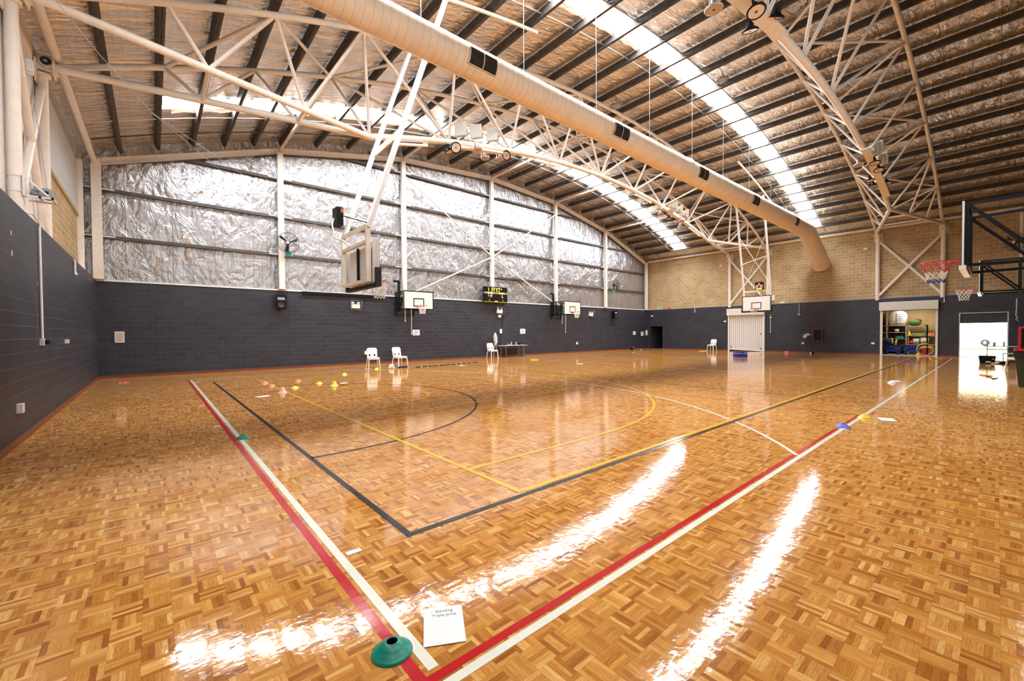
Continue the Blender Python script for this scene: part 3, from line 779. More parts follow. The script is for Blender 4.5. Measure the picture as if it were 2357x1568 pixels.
hanging_goal(3.86, 9.93, 1, 'backboard hung from the roof seen from behind, nearest hoop to left wall', 5.75, 2.66, 3.66, 1.84, True)
hanging_goal(29.2, 10.05, -1, 'white backboard hung from the roof before the perforated shutter', 27.95, 2.8, 3.78, 1.68, False)
b = MB(); b.path([(x, 9.3, roofz(x)-.34) for x in [2.6+i*.5 for i in range(14)]], .05, 8)
tag(b.build('support_pipe', M['cream'], None, (6, 9.3, 10)), 'cream support pipe under the roof above the nearest hanging hoop', 'pipe')
b = MB(); b.path([(x, 9.2, roofz(x)-.34) for x in [24.0+i*.5 for i in range(13)]], .05, 8)
tag(b.build('support_pipe', M['cream'], None, (27, 9.2, 10)), 'cream support pipe under the roof above the far hanging hoop', 'pipe')
# shot clock on top of the far hanging goal
t = thing('shot_clock', 'small black shot clock with red digits above the far hanging backboard', 'shot clock', (29.15, 9.85, 4.12))
b = MB(); b.box(29.1, 29.2, 9.62, 10.1, 4.16, 4.64); b.build('case', M['black'], t)
b = MB(); b.beam((29.3, 9.85, 3.78), (29.2, 9.85, 4.2), .06, .06, (0,1,0)); b.build('bracket', M['white'], t)
b = MB()
for yc in (9.98, 9.74):
    for dz in (0, .16): b.box(29.09, 29.1, yc-.07, yc-.05, 4.28+dz/2, 4.36+dz/2); b.box(29.09, 29.1, yc+.05, yc+.07, 4.28+dz/2, 4.36+dz/2)
    for dz in (0, .08, .16): b.box(29.09, 29.1, yc-.05, yc+.05, 4.27+dz, 4.29+dz)
b.box(29.09, 29.1, 9.83, 9.89, 4.46, 4.56); b.build('digit', M['redled'], t)
b = MB(); b.box(29.09, 29.1, 9.7, 10.02, 4.18, 4.24); b.build('yellow_strip', M['yelled'], t)

# ------------------------------------------------------------------ lights on the trusses
def highbay(loc, rx, ry, black, lab, lens='lens'):
    t = thing('high_bay_lamp', lab, 'lamp', loc, 0, 'round high bay lamps on the trusses'); t.rotation_euler = (rx, ry, 0); t.scale = (.84, .84, .84)
    rim = M['black'] if black else M['galv']
    b = MB(); b.lathe([(.0, .1), (.09, .1), (.12, .05), (.2, .02), (.215, -.01), (.205, -.035), (.175, -.03), (.175, -.015)], 24); b.build('housing', rim, t, None, True)
    b = MB(); b.lathe([(0, -.024), (.176, -.024)], 24); b.lathe([(0, -.03), (.03, -.03), (.03, -.024)], 10, mi=1); b.build('lens', [M[lens], M['grille']], t, None, True)
    b = MB(); b.path([(-.2, 0, .0), (-.2, 0, .16), (-.1, 0, .28), (.1, 0, .28), (.2, 0, .16), (.2, 0, 0)], .016, 5); b.tube((0, 0, .1), (0, 0, .24), .06, 8); b.build('yoke', rim, t, None, True)
def flood(loc, rz, lab):
    t = thing('flood_lamp', lab, 'lamp', loc, rz, 'old cream floodlights on the trusses')
    b = MB(); b.prism([[(-.14, -.2), (.14, -.13), (.2, .0), (.14, .13), (-.14, .2)]], .36, Matrix(((1,0,0),(0,0,-1),(0,1,0))), (0, .18, 0)); b.build('housing', M['flood'], t, None, True)
    b = MB(); b.obox((-.17, 0, .02), .06, .42, .46, Matrix.Rotation(.0, 3, 'Y')); b.build('front_frame', M['offwhite'], t, None, True)
    b = MB(); b.path([(0, -.21, 0), (.02, -.21, -.3), (.02, .21, -.3), (0, .21, 0)], .02, 5); b.tube((.02, 0, -.3), (.02, 0, -.42), .03, 6); b.build('yoke', M['galv'], t, None, True)
for x, nm in ((8.42, 'left'), (9.08, 'middle'), (9.82, 'right')): flood((x, 12.42, botz(x)+.42), .6, '%s cream floodlight of three on the truss right of the nearest hanging hoop' % nm)
for x, nm in ((23.1, 'leftmost'), (23.7, 'middle'), (24.4, 'rightmost')): flood((x, 12.42, botz(x)+.42), 2.6, '%s cream floodlight of three at the far end of the duct-side truss' % nm)
for x, nm in ((22.4, 'upper'), (23.5, 'lower')): flood((x, 3.35, botz(x)+.42), 2.4, '%s cream floodlight on the near truss beside round lamps' % nm)
highbay((7.84, 11.95, 7.79), -0.9, 0.5, True, 'black rimmed round lamp facing camera, left of the floodlights on the long truss')
highbay((7.83, 12.3, 7.78), -0.175, -0.28, True, 'black rimmed round lamp tilted away at the left end of the long truss lights')
highbay((8.76, 12, 7.98), -0.193, -0.122, False, 'silver round lamp with pink lens below the middle floodlight', 'lens2')
highbay((9.68, 12.75, 8.19), -0.0525, -0, False, 'silver round lamp hanging flat under the long light tray', 'lens2')
highbay((10.49, 12.85, 8.4), -0, -0.035, False, 'silver round lamp hanging flat, second under the long light tray', 'lens2')
highbay((10.2, 12.1, 8.21), -0.2, 0.95, True, 'black rimmed round lamp seen edge-on at the right end of the long light tray')
highbay((22.6, 12.9, 8.41), -0.175, 0.21, False, 'silver round lamp with pink lens left of the far truss floodlights', 'lens2')
highbay((22.17, 12.05, 8.26), -0.64, 0.56, False, 'silver round lamp facing camera below the far truss floodlights', 'lens')
highbay((23.27, 12.75, 8.23), -0.0875, 0.035, True, 'black rimmed round lamp hanging under the far truss light tray')
highbay((23.43, 12.05, 7.99), -0.105, 0.07, False, 'silver round lamp with brownish lens right of the far truss light tray', 'lens2')
highbay((24.65, 12.75, 7.98), -0.035, -0.035, False, 'silver round lamp lowest under the far truss light tray', 'lens2')
highbay((22.4, 3.85, 8.43), -0.122, 0.158, False, 'silver round lamp with pink lens left of the near truss light tray', 'lens2')
highbay((21.55, 3.2, 8.1), -0.105, 0.175, True, 'black rimmed round lamp, upper right of the near truss light tray')
highbay((22.39, 3.2, 8.03), -0.105, 0.262, True, 'black rimmed round lamp, lower right of the near truss light tray')
highbay((24.18, 3.75, 8.18), -0.07, 0.0875, True, 'black rimmed round lamp, left of the lower part of the near truss tray')
highbay((24.94, 3.75, 8.1), -0.07, -0.035, True, 'black rimmed round lamp, lowest on the near truss tray')
highbay((24.7, 3.25, 8.03), -0.175, 0.14, True, 'thin round lamp seen edge-on at the lower right end of the near truss tray', 'lens2')
highbay((8.81, 3.85, 8.14), -0.035, -0.035, False, 'silver round lamp with dotted lens left of the near truss at picture top', 'lens2')
highbay((9.22, 3.2, 7.92), -0.193, 0.21, True, 'black rimmed round lamp beside the near truss tray at picture top')
highbay((10.46, 3.75, 8.41), 0.1, -0.3, True, 'black rimmed round lamp hanging below the near truss tray at picture top')
highbay((10.33, 3.2, 8.34), 0.45, -0.3, True, 'round lamp with brown lens seen edge-on right of the near truss tray top', 'lens2')
# trays and tubes under the bottom chords
def tray(xa, xb, y, dz, lab, w_=.2, m='cream', h_=.06):
    b = MB(); k = 8
    for i in range(k):
        x0, x1 = xa+(xb-xa)*i/k, xa+(xb-xa)*(i+1)/k
        b.beam((x0, y, botz(x0)+dz), (x1, y, botz(x1)+dz), w_, h_)
    tag(b.build('light_tray', M[m], None, ((xa+xb)/2, y, botz((xa+xb)/2)+dz)), lab, 'light tray')
tray(7.8, 10.3, 12.25, -.22, 'long white light tray under the truss right of the nearest hanging hoop')
tray(21.6, 24.6, 12.25, -.22, 'cream light tray under the far end of the long truss')
tray(20.9, 25.8, 3.4, -.2, 'cream light tray under the near truss at right', .26)
tray(7.2, 11.4, 3.4, -.2, 'wide cream light tray under the near truss at picture top', .3)
def tube_lamp(xa, xb, y, lab):
    b = MB(); a, c = V((xa, y, botz(xa)-.2)), V((xb, y, botz(xb)-.2)); b.tube(a, c, .05, 8)
    for p in (a, c): b.tube(p, p+V((0, 0, .2)), .015, 5)
    tag(b.build('tube_lamp', M['offwhite'], None, ((a+c)/2)[:]), lab, 'tube lamp', 'tube lamps under the trusses')
tube_lamp(5.85, 7.0, 12.38, 'white tube lamp under the truss just right of the hanging arms')
tube_lamp(12.0, 13.4, 12.38, 'white tube lamp under the middle of the long truss')
tube_lamp(19.2, 20.7, 12.38, 'white tube lamp left of the far truss floodlights')
tube_lamp(25.0, 26.4, 12.38, 'white tube lamp right of the far truss floodlights')
for (p, lab) in (((15.15, 10.7, 11.2), 'dark ribbed disc fitting under the roof just above the middle of the duct'), ((16.85, 7.04, 11.28), 'greenish ribbed disc fitting beside the skylight strip'), ((15.15, 3.84, 11.28), 'greenish ribbed disc fitting under the roof above the near truss')):
    b = MB(); b.lathe([(0, .05), (.1, .05), (.22, .0), (.22, -.03), (.1, -.05), (0, -.05)], 20)
    for i in range(10): a = 2*PI*i/10; b.obox((.2*math.cos(a), .2*math.sin(a), 0), .07, .03, .1, Matrix.Rotation(a, 3, 'Z'))
    b.tube((0, 0, .04), (0, 0, roofz(p[0])-p[2]-.05), .02, 5)
    o = b.build('disc_fitting', M['grey']); o.location = p; tag(o, lab, 'ceiling fitting', 'disc fittings under the roof')

# ------------------------------------------------------------------ fans
def fan(loc, aim, lab, col=True, R=.44):
    """aim: direction the fan blows"""
    d = V(aim).normalized(); t = thing('wall_fan', lab, 'fan', loc, 0, 'wall fans'); q = d.to_track_quat('Z', 'Y').to_matrix()
    hub = V((0, 0, 0)); b = MB()
    for r in (R, R*.97): b.torus(hub+d*(.06 if r == R else -.06), r, .008, q, 32, 5)
    for i in range(32):
        a = 2*PI*i/32; e = q @ V((math.cos(a), math.sin(a), 0))
        b.path([hub+e*.06+d*.1, hub+e*R*.8+d*.09, hub+e*R+d*.05, hub+e*R-d*.05, hub+e*R*.6-d*.1], .005, 3)
    for r in (.35, .6, .82): b.torus(hub+d*.09, R*r, .004, q, 28, 4)
    b.build('cage', M['girt'], t, None, True)
    b = MB()
    for i in range(3):
        a = 2*PI*i/3+.3; e = q @ V((math.cos(a), math.sin(a), 0)); p = q @ V((-math.sin(a), math.cos(a), 0))
        b.add([hub+e*.06-p*.03+d*.02, hub+e*.06+p*.03-d*.02, hub+e*R*.9+p*.09-d*.03, hub+e*R*.9-p*.04+d*.03], [(0,1,2,3)])
    b.build('blade', M['black'], t, None, True)
    b = MB(); b.tube(hub+d*.1, hub+d*.12, .06, 14); b.build('hub_cap', M['lens'], t, None, True)
    b = MB(); b.tube(hub-d*.1, hub-d*.3, .08, 12); b.path([hub-d*.2, hub-d*.22+V((0,0,-.25)), V((0, 0, -.45))+d*-.25], .03, 6); b.build('motor_arm', M['black'], t, None, True)
    if col: b = MB(); b.obox(V((0, 0, -.5))-d*.25, .2, .16, .2); b.build('bracket', M['teal'], t, None, True)
fan((4.55, 20.28, 5.55), (-.25, -.95, -.12), 'large caged wall fan on teal bracket, second column of the foil wall')
fan((28.55, 20.2, 5.35), (.85, -.35, .15), 'caged wall fan turned sideways on teal bracket, sixth column of the foil wall')
fan((33.4, -.55, 6.0), (-.8, .55, -.1), 'caged fan behind the black side hoop frame, high at the right edge', False)

# ------------------------------------------------------------------ wall fittings on the far wall
def speaker(x, z, lab):
    t = thing('wall_speaker', lab, 'speaker', (x, YF-.2, z), 0, 'black wall speakers')
    b = MB(); b.prism([[(-.22, -.16), (.22, -.16), (.15, .16), (-.15, .16)]], .62, None, (0, 0, -.31)); b.build('cabinet', M['black'], t, None, True)
    b = MB(); b.box(-.14, .14, -.172, -.158, .08, .2); b.build('horn', M['grey'], t, None, True)
    b = MB(); b.lathe([(0, -.01), (.1, 0), (.13, .015)], 16, (0, -.17, -.12), Matrix.Rotation(PI/2, 3, 'X')); b.build('woofer', M['grille'], t, None, True)
    b = MB(); b.box(-.05, .05, .14, .2, -.1, .1); b.build('bracket', M['black'], t, None, True)
speaker(4.28, 2.96, 'black speaker on the dark wall below the large left fan')
speaker(28.85, 2.97, 'black speaker on the dark wall toward the far corner')
def twin(x, z, lab, pir=False):
    t = thing('emergency_light', lab, 'emergency light', (x, YF-.06, z), 0, 'twin head emergency lights')
    b = MB(); b.box(-.2, .2, -.09, .05, -.13, .07); b.build('case', M['plastic'], t, None, True)
    for s_ in (-1, 1):
        b = MB(); b.lathe([(0, .04), (.045, .035), (.065, -.02), (.06, -.05), (0, -.055)], 12, (s_*.14, -.06, .13), Matrix.Rotation(PI/2-.3, 3, 'X')); b.tube((s_*.14, -.04, .06), (s_*.14, -.04, .11), .015, 6); b.build('lamp_head', M['plastic'], t, None, True)
    b = MB()
    for xx in (-.26, .26): b.path([(xx, .05, -.2), (xx, -.16, -.2), (xx, -.16, .25), (xx, .05, .25)], .005, 4)
    for z_ in (-.2, .25): b.tube((-.26, -.16, z_), (.26, -.16, z_), .005, 4)
    b.build('wire_guard', M['galv'], t, None, True)
twin(7.62, 2.93, 'twin head emergency light on dark wall left of the left wall hoop')
twin(16.78, 2.92, 'twin head emergency light on dark wall below the scoreboard')
twin(25.95, 2.93, 'twin head emergency light on dark wall right of the right wall hoop')
def onwall(name, lab, cat, x0, x1, z0, z1, m, d=.03, group=None, inset=None):
    b = MB(); b.box(x0, x1, YF-d, YF, z0, z1); o = b.build(name, m, None, ((x0+x1)/2, YF, z0)); tag(o, lab, cat, group)
    if inset:
        b = MB(); b.box(x0+.03, x1-.03, YF-d-.004, YF-d, z0+.04, z1-.04); b.build('cover', inset, o)
    return o
onwall('wall_panel', 'cream access panel on the dark wall near the left corner', 'panel', -1.05, -.79, 1.28, 1.68, M['plastic'], .03, None, M['wood'])
def sign(x, z, w_, h_, lab, lines, logo=None):
    o = onwall('paper_sign', lab, 'sign', x-w_/2, x+w_/2, z-h_/2, z+h_/2, M['paper'], .008, 'paper notices on the dark wall')
    b = MB()
    for i, (dz, l) in enumerate(lines): b.box(x-l/2, x+l/2, YF-.012, YF-.008, z+dz-.012, z+dz+.012)
    b.build('printed_line', M['blueink'], o)
    if logo: b = MB(); b.box(x-w_*.35, x-w_*.18, YF-.012, YF-.008, z-h_*.36, z-h_*.24); b.build('red_mark', M['red'], o)
sign(10.95, 1.585, .42, .31, 'white notice with blue heading below the left wall hoop', [(.05, .24), (.01, .2), (-.08, .18)], True)
sign(18.83, 1.63, .46, .33, 'white notice on dark wall above the trestle table', [(.06, .2), (0, .24), (-.05, .2)], True)
sign(32.05, 1.43, .4, .3, 'small white notice, left of two near the dark doorway', [(.04, .2), (-.02, .16)])
sign(33.3, 1.36, .42, .36, 'white notice with dark pictures nearest the dark doorway', [(.05, .26), (0, .26), (-.06, .26)])
onwall('switch_box', 'tall cream switch box at the edge of the dark doorway', 'switch', 33.85, 34.1, 1.22, 1.68, M['plastic'], .06)
onwall('power_outlet', 'white wall outlet low beside the leftmost chair', 'outlet', 8.06, 8.26, .5, .66, M['plastic'], .05, 'white wall outlets')
onwall('motion_sensor', 'white round motion sensor just below the middle emergency light', 'sensor', 16.72, 16.9, 2.52, 2.68, M['plastic'], .09)
onwall('alarm_button', 'small white wall button above the hanging cable coil', 'switch', 16.85, 17.0, 1.5, 1.78, M['plastic'], .05)
onwall('wall_dome', 'white round fitting low on dark wall right of the table', 'sensor', 24.28, 24.44, .62, .8, M['plastic'], .05)
b = MB(); b.box(5.2, 9.1, YF-.1, YF+.0, 3.36, 3.5)
tag(b.build('cable_channel', M['black'], None, (7, YF, 3.36)), 'long black channel along the wall top under the nearest hanging hoop', 'channel')
# scoreboard
t = thing('scoreboard', 'black electronic scoreboard with yellow and red digits on the wall top', 'scoreboard', (16.3, YF-.24, 3.45))
x0, x1, z0, z1 = 15.38, 17.25, 3.45, 4.4; yb = YF-.3
b = MB(); b.box(x0, x1, yb, yb+.12, z0, z1); b.build('case', M['black'], t)
b = MB(); b.box(x0, x1, yb-.004, yb, z0+.52, z0+.62); b.build('grey_band', M['grey'], t)
b = MB(); b.box(x0, x1, yb-.006, yb, z0, z0+.025); b.box(x0+.84, x0+1.08, yb-.006, yb, z0+.025, z0+.09); b.build('yellow_strip', M['ymat'], t)
def seg(b, x, z, w_, h_, code):
    q = .035; y0, y1 = yb-.008, yb
    D = {'a': (x, x+w_, z+h_-q, z+h_), 'g': (x, x+w_, z+h_/2-q/2, z+h_/2+q/2), 'd': (x, x+w_, z, z+q), 'f': (x, x+q, z+h_/2, z+h_), 'b': (x+w_-q, x+w_, z+h_/2, z+h_), 'e': (x, x+q, z, z+h_/2), 'c': (x+w_-q, x+w_, z, z+h_/2)}
    for k in code: a = D[k]; b.box(a[0], a[1], y0, y1, a[2], a[3])
b = MB(); seg(b, x0+.36, z0+.68, .05, .2, 'fe'); seg(b, x0+.6, z0+.64, .13, .25, 'afge'); seg(b, x0+.78, z0+.64, .13, .25, 'afe'); seg(b, x0+1.0, z0+.64, .12, .25, 'afe'); seg(b, x0+1.17, z0+.64, .12, .25, 'afe'); b.sph((x0+1.38, yb, z0+.83), .04, 8, 6)
for z in (.7, .8): b.box(x0+.94, x0+.96, yb-.008, yb, z0+z, z0+z+.03)
b.build('clock_digit', M['yelled'], t)
b = MB(); seg(b, x0+.34, z0+.36, .12, .17, 'fd'); seg(b, x0+.52, z0+.28, .14, .2, 'afge'); seg(b, x0+1.42, z0+.3, .12, .18, 'fed'); b.build('score_digit', M['redled'], t)
b = MB()
for x in (.42, 1.48):
    for z in (.08, .14): b.box(x0+x, x0+x+.02, yb-.008, yb, z0+z, z0+z+.03)
b.build('foul_dot', M['whiteled'], t)
def text(body, size, m, parent, loc, rot, name, align='CENTER'):
    cu = bpy.data.curves.new(name, 'FONT'); cu.body = body; cu.size = size; cu.align_x = align; cu.extrude = .0005
    tmp = bpy.data.objects.new(name+'_src', cu); C.objects.link(tmp); bpy.context.view_layer.update()
    me = bpy.data.meshes.new_from_object(tmp.evaluated_get(bpy.context.evaluated_depsgraph_get()))
    bpy.data.objects.remove(tmp); me.materials.clear(); me.materials.append(m)
    o = bpy.data.objects.new(name, me); C.objects.link(o); o.parent = parent; o.location = loc; o.rotation_euler = rot; return o
L = t.location
text('GOLD', .16, M['yelled'], t, V((x0+.5, yb-.01, z0+.52))-L, (PI/2, 0, 0), 'team_name')
text('GUEST', .16, M['yelled'], t, V((x0+1.42, yb-.01, z0+.52))-L, (PI/2, 0, 0), 'team_name')
# cables on the far wall
def cable(name, lab, pts, r, m, cat='cable', n_=5):
    b = MB(); b.path(pts, r, n_); return tag(b.build(name, m, None, tuple(pts[0])), lab, cat)
cable('wall_cable', 'black cable drooping from the scoreboard down to the table', [(17.2, YF-.03, 3.45), (17.2, YF-.03, 3.0), (17.08, YF-.03, 2.2), (16.95, YF-.03, 1.4), (16.8, YF-.05, .75)], .018, M['rubber'])
b = MB()
for k in range(5):
    o = (k-2)*.035; l = 1.0+.1*math.sin(k*2.1)
    b.path([(16.44+o*.2, YF-.05, 1.55), (16.44-.07+o, YF-.05-.01*k, 1.3), (16.46-.05+o, YF-.05, 1.0-(l-1)), (16.46+o, YF-.05, .78), (16.46+.08+o, YF-.05, .95), (16.46+.06+o, YF-.05, 1.3), (16.44+o*.2, YF-.05, 1.56)], .012, 5)
b.path([(16.46, YF-.06, .9), (16.5, YF-.08, .5), (16.62, YF-.1, .2), (16.5, YF-.2, .02)], .014, 5); b.path([(16.42, YF-.06, .9), (16.3, YF-.1, .62), (16.1, YF-.3, .45)], .013, 5)
tag(b.build('cable_coil', M['net'], None, (16.44, YF-.05, .8)), 'pale coiled extension cable hanging on the dark wall by the chair', 'cable')

# left wall fittings
t = thing('wall_conduit', 'white vertical conduit pipe on the left dark wall ending in a switch', 'conduit', (XL, 10.88, 1.4))
b = MB(); b.tube((XL+.025, 10.88, 1.5), (XL+.025, 10.88, 3.42), .018, 8); b.path([(XL+.025, 10.88, 3.4), (XL+.03, 10.9, 3.5), (XL-.02, 10.7, 3.62), (XL-.2, 10.4, 3.6)], .014, 6); b.build('pipe', M['white'], t)
b = MB(); b.box(XL, XL+.05, 10.82, 10.94, 1.38, 1.5); b.build('switch_box', M['lgrey'], t)
b = MB(); b.box(XL+.02, XL+.1, 10.9, 11.06, 1.4, 1.47); b.build('plug', M['black'], t)
for y, z, s_, lab in ((9.14, .51, .13, 'white outlet low on the left dark wall'), (13.58, 1.42, .09, 'small white outlet on left dark wall beyond the conduit')):
    b = MB(); b.box(XL, XL+.06, y-s_/2, y+s_/2, z-s_/2, z+s_/2); tag(b.build('power_outlet', M['plastic'], None, (XL, y, z)), lab, 'outlet', 'white wall outlets')
b = MB(); b.tube((XL+.03, 15.14, 3.12), (XL+.03, 15.14, 3.44), .025, 6); b.tube((XL, 15.14, 3.44), (XL+.03, 15.14, 3.44), .02, 6); b.sph((XL+.04, 15.14, 3.1), .04, 8, 6)
tag(b.build('wall_peg', M['white'], None, (XL, 15.14, 3.12)), 'short white pipe bracket at the top of the left dark wall', 'bracket')
# winch on the thick left column
t = thing('cable_winch', 'grey electric cable winch on a white bracket, high on the left column', 'winch', (-1.5, 11.2, 4.05))
b = MB(); b.box(-1.66, -1.63, 10.97, 11.13, 3.98, 4.34); b.box(-1.65, -1.3, 11.0, 11.03, 3.97, 4.0); b.box(-1.65, -1.3, 11.37, 11.4, 3.97, 4.0); b.box(-1.33, -1.3, 11.0, 11.4, 3.97, 4.0); b.box(-1.48, -1.45, 11.0, 11.4, 3.97, 4.0); b.beam((-1.64, 11.02, 4.32), (-1.36, 11.02, 4.02), .02, .03)
for z in (4.04, 4.3): b.torus((-1.745, 11.05, z), .097, .006, None, 20, 5)
b.build('bracket', M['white'], t)
b = MB(); b.tube((-1.6, 11.2, 4.1), (-1.44, 11.2, 4.08), .065, 14); b.box(-1.56, -1.48, 11.12, 11.28, 4.12, 4.19); b.build('motor', M['grey'], t)
b = MB(); b.tube((-1.4, 11.1, 4.1), (-1.4, 11.34, 4.1), .085, 18); b.tube((-1.4, 11.085, 4.1), (-1.4, 11.1, 4.1), .03, 12, mi=1); b.build('drum', [M['grey'], M['black']], t)

# ------------------------------------------------------------------ right wall fittings
def rbox(b, y0, y1, z0, z1, d=.05, x=None): x = XR if x is None else x; return b.box(x-d, x, y0, y1, z0, z1)
t = thing('roller_shutter', 'white perforated roller shutter, closed, behind the far hanging hoop', 'roller shutter', (XR, 12.5, 0))
b = MB(); b.box(XR-.06, XR-.03, 11.32, 13.7, .12, 2.78); b.build('curtain', M['slots'], t)
b = MB(); b.box(XR-.34, XR, 11.2, 13.8, 2.76, 3.27)
for i in range(7): b.box(XR-.352, XR-.34, 11.25, 13.75, 2.8+i*.065, 2.83+i*.065)
b.build('hood', M['white'], t)
for y in (11.26, 13.74): b = MB(); b.box(XR-.12, XR, y-.05, y+.05, 0, 2.78); b.build('guide_rail', M['white'], t)
b = MB(); b.beam((XR-.045, 11.32, .06), (XR-.045, 13.7, .16), .06, .09); b.build('bottom_rail', M['white'], t)
b = MB()
for y, z in ((11.46, .22), (13.55, .3), (11.46, 1.32)): b.obox((XR-.065, y, z), .02, .08, .08)
b.build('lock', M['black'], t)
# store opening
struct_d = MB(); 
t = struct(MB().box(XR-.34, XR+.02, 2.22, 4.78, 2.74, 3.25).build('door_1', M['white']))
b = MB()
for i in range(7): b.box(XR-.352, XR-.34, 2.27, 4.73, 2.78+i*.065, 2.81+i*.065)
b.build('hood_rib', M['offwhite'], t)
for y in (2.29, 4.71): b = MB(); b.box(XR-.08, XR+.1, y-.05, y+.05, 0, 2.74); b.build('door_jamb', M['white'], t)
b = MB(); b.box(XR-.05, XR+.25, 2.3, 4.7, .002, .02); b.build('door_sill', M['lgrey'], t)
b = MB(); xs0, xs1 = XR+.25, XR+3.1
b.box(xs1, xs1+.1, 1.7, 5.6, 0, 3.2); b.box(xs0, xs1, 5.5, 5.6, 0, 3.2); b.box(xs0, xs1, 1.7, 1.8, 0, 3.2); b.box(xs0, xs1, 1.7, 5.6, 3.1, 3.2)
struct(b.build('wall_store', M['tan']))
b = MB(); b.box(xs0-.05, xs1, 1.75, 5.55, -.04, .0); struct(b.build('floor_store', M['grey']))
# shelves in the store
xk = XR+2.55
t = thing('store_shelving', 'timber shelving with narrow bays at the left back of the store', 'shelving', (xk, 4.35, 0))
b = MB()
for y in (3.82, 4.75, 5.4): b.box(xk-.25, xk+.3, y-.04, y+.04, 0, 1.82 if y < 4 else 2.75)
b.build('post', M['shelf'], t)
for z in (.55, .97, 1.38, 1.82):
    b = MB(); b.box(xk-.25, xk+.3, 3.82, 5.4, z-.02, z+.02); b.build('shelf', M['shelf'], t)
b = MB(); b.box(xk+.32, xk+.34, 3.8, 5.4, 0, 1.9); b.build('back_panel', M['shutdark'], t)
t = thing('store_shelving', 'wide shelving loaded with cones at the right back of the store', 'shelving', (xk, 2.9, 0))
for z in (.6, 1.16, 1.76):
    b = MB(); b.box(xk-.25, xk+.3, 1.9, 3.78, z-.02, z+.02); b.build('shelf', M['shelf'], t)
b = MB()
for y in (1.95, 3.72): b.box(xk-.22, xk-.17, y-.03, y+.03, 0, 1.78)
b.build('post', M['shelf'], t)
def simple(name, lab, cat, bm, m, loc, group=None):
    o = bm.build(name, m); o.location = loc; return tag(o, lab, cat, group)
b = MB(); random.seed(3)
pr = [(.0, 0), (.36, .0), (.42, .25), (.45, .5), (.42, .75), (.34, .88), (.2, .95), (0, .97)]
b.lathe([(r*(1+.05*random.uniform(-1, 1)), z) for r, z in pr], 14, (0,0,0), Matrix.Diagonal(V((.6, 1.05, 1))))
o = simple('bulk_sack', 'big crumpled white sack on top of the store shelving', 'sack', b, M['offwhite'], (xk-.02, 4.25, 1.84))
b = MB(); b.box(-.275, -.268, -.3, .02, .1, .12)
for i in range(4): b.box(-.278, -.268, -.28, .0, .35+i*.11, .37+i*.11)
b.box(-.278, -.268, .02, .05, .02, .8); b.build('blue_print', M['blueink'], o, None, True)
b = MB(); b.sph((0,0,.22), .24, 12, 8, (.8, 1.3, .9)); b.box(-.2, -.18, -.12, .02, .2, .25)
o = simple('green_sack', 'bulging dark green bag on the upper right store shelf', 'bag', b, M['green'], (xk-.05, 3.45, 1.78))
b = MB(); b.sph((.05, -.12, .34), .18, 10, 6, (.8, 1.2, .7)); b.build('maroon_flap', M['maroon'], o, None, True)
def bucket(y, z, r, h_, lab):
    t = thing('store_bucket', lab, 'bucket', (xk-.12, y, z)); b = MB(); b.lathe([(0, 0), (r*.86, 0), (r, h_), (r*.9, h_), (r*.8, .02)], 18); b.build('pail', M['plastic'], t, None, True)
    b = MB(); b.lathe([(r*1.04, h_-.04), (r*1.06, h_), (0, h_+.01)], 18); b.build('lid', M['plastic'], t, None, True)
    b = MB(); b.box(-r-.002, -r+.02, -r*.45, r*.45, h_*.3, h_*.45); b.box(-r-.002, -r+.02, -r*.3, r*.5, h_*.1, h_*.2); b.build('red_print', M['red'], t, None, True)
bucket(2.98, .62, .2, .42, 'large white bucket with red print on lower store shelf'); bucket(3.36, .62, .16, .36, 'smaller white bucket behind the large one in the store'); bucket(4.28, 1.4, .12, .19, 'small white tub on the left store shelves')
b = MB(); b.box(-.15, .15, -.22, .2, 0, .01); b.box(-.15, .15, -.22, -.2, 0, .16); b.box(-.15, .15, .18, .2, 0, .16); b.box(-.15, -.13, -.22, .2, 0, .16)
simple('teal_basket', 'teal plastic basket on the left store shelves', 'basket', b, M['teal'], (xk-.05, 4.14, .99))
b = MB(); b.box(-.18, .18, -.3, .3, 0, .17); b.box(-.17, .17, -.28, .28, .17, .19)
simple('equipment_case', 'flat black case on the left store shelf beside the white tub', 'case', b, M['black'], (xk, 4.62, 1.4))
b = MB(); b.sph((0, 0, .2), .22, 10, 8, (.8, .8, .95)); b.torus((0, 0, .42), .1, .02, Matrix.Rotation(PI/2, 3, 'Y'), 14, 5)
simple('black_backpack', 'black backpack with loop handle on upper left store shelf', 'bag', b, M['black'], (xk-.05, 5.05, 1.84))
def tcone(y, z, h_, m, lab, g='traffic cones on the store shelf'):
    t = thing('small_cone', lab, 'cone', (xk-.15, y, z), 0, g); b = MB(); b.lathe([(h_*.36, .015), (h_*.1, h_), (0, h_)], 12); b.build('cone_body', m, t, None, True); b = MB(); b.box(-h_*.42, h_*.42, -h_*.42, h_*.42, 0, .015); b.build('base', m, t, None, True)
tcone(3.68, 1.18, .28, M['ymat'], 'yellow cone at the left end of the store cone shelf'); tcone(3.54, 1.18, .18, M['gcone'], 'dark green cone next to the yellow cone on store shelf')
tcone(2.98, 1.18, .2, M['gcone'], 'green cone in the middle of the store cone shelf'); tcone(2.84, 1.18, .2, M['ymat'], 'yellow cone beside the black pole on store shelf')
tcone(2.72, 1.18, .2, M['pink'], 'coral cone right of the black pole on store shelf'); tcone(2.6, 1.18, .2, M['orange'], 'orange cone at the right end of the store cone shelf')
for i in range(6):
    b = MB(); b.torus((0, 0, .06), .07, .016, Matrix.Rotation(PI/2-.35, 3, 'Y'), 16, 5)
    simple('lime_ring', 'lime yellow ring, %s from left in the leaning row on store shelf' % ORD[i], 'ring', b, M['lime'], (xk-.18, 3.44-i*.075, 1.18), 'lime rings on the store shelf')
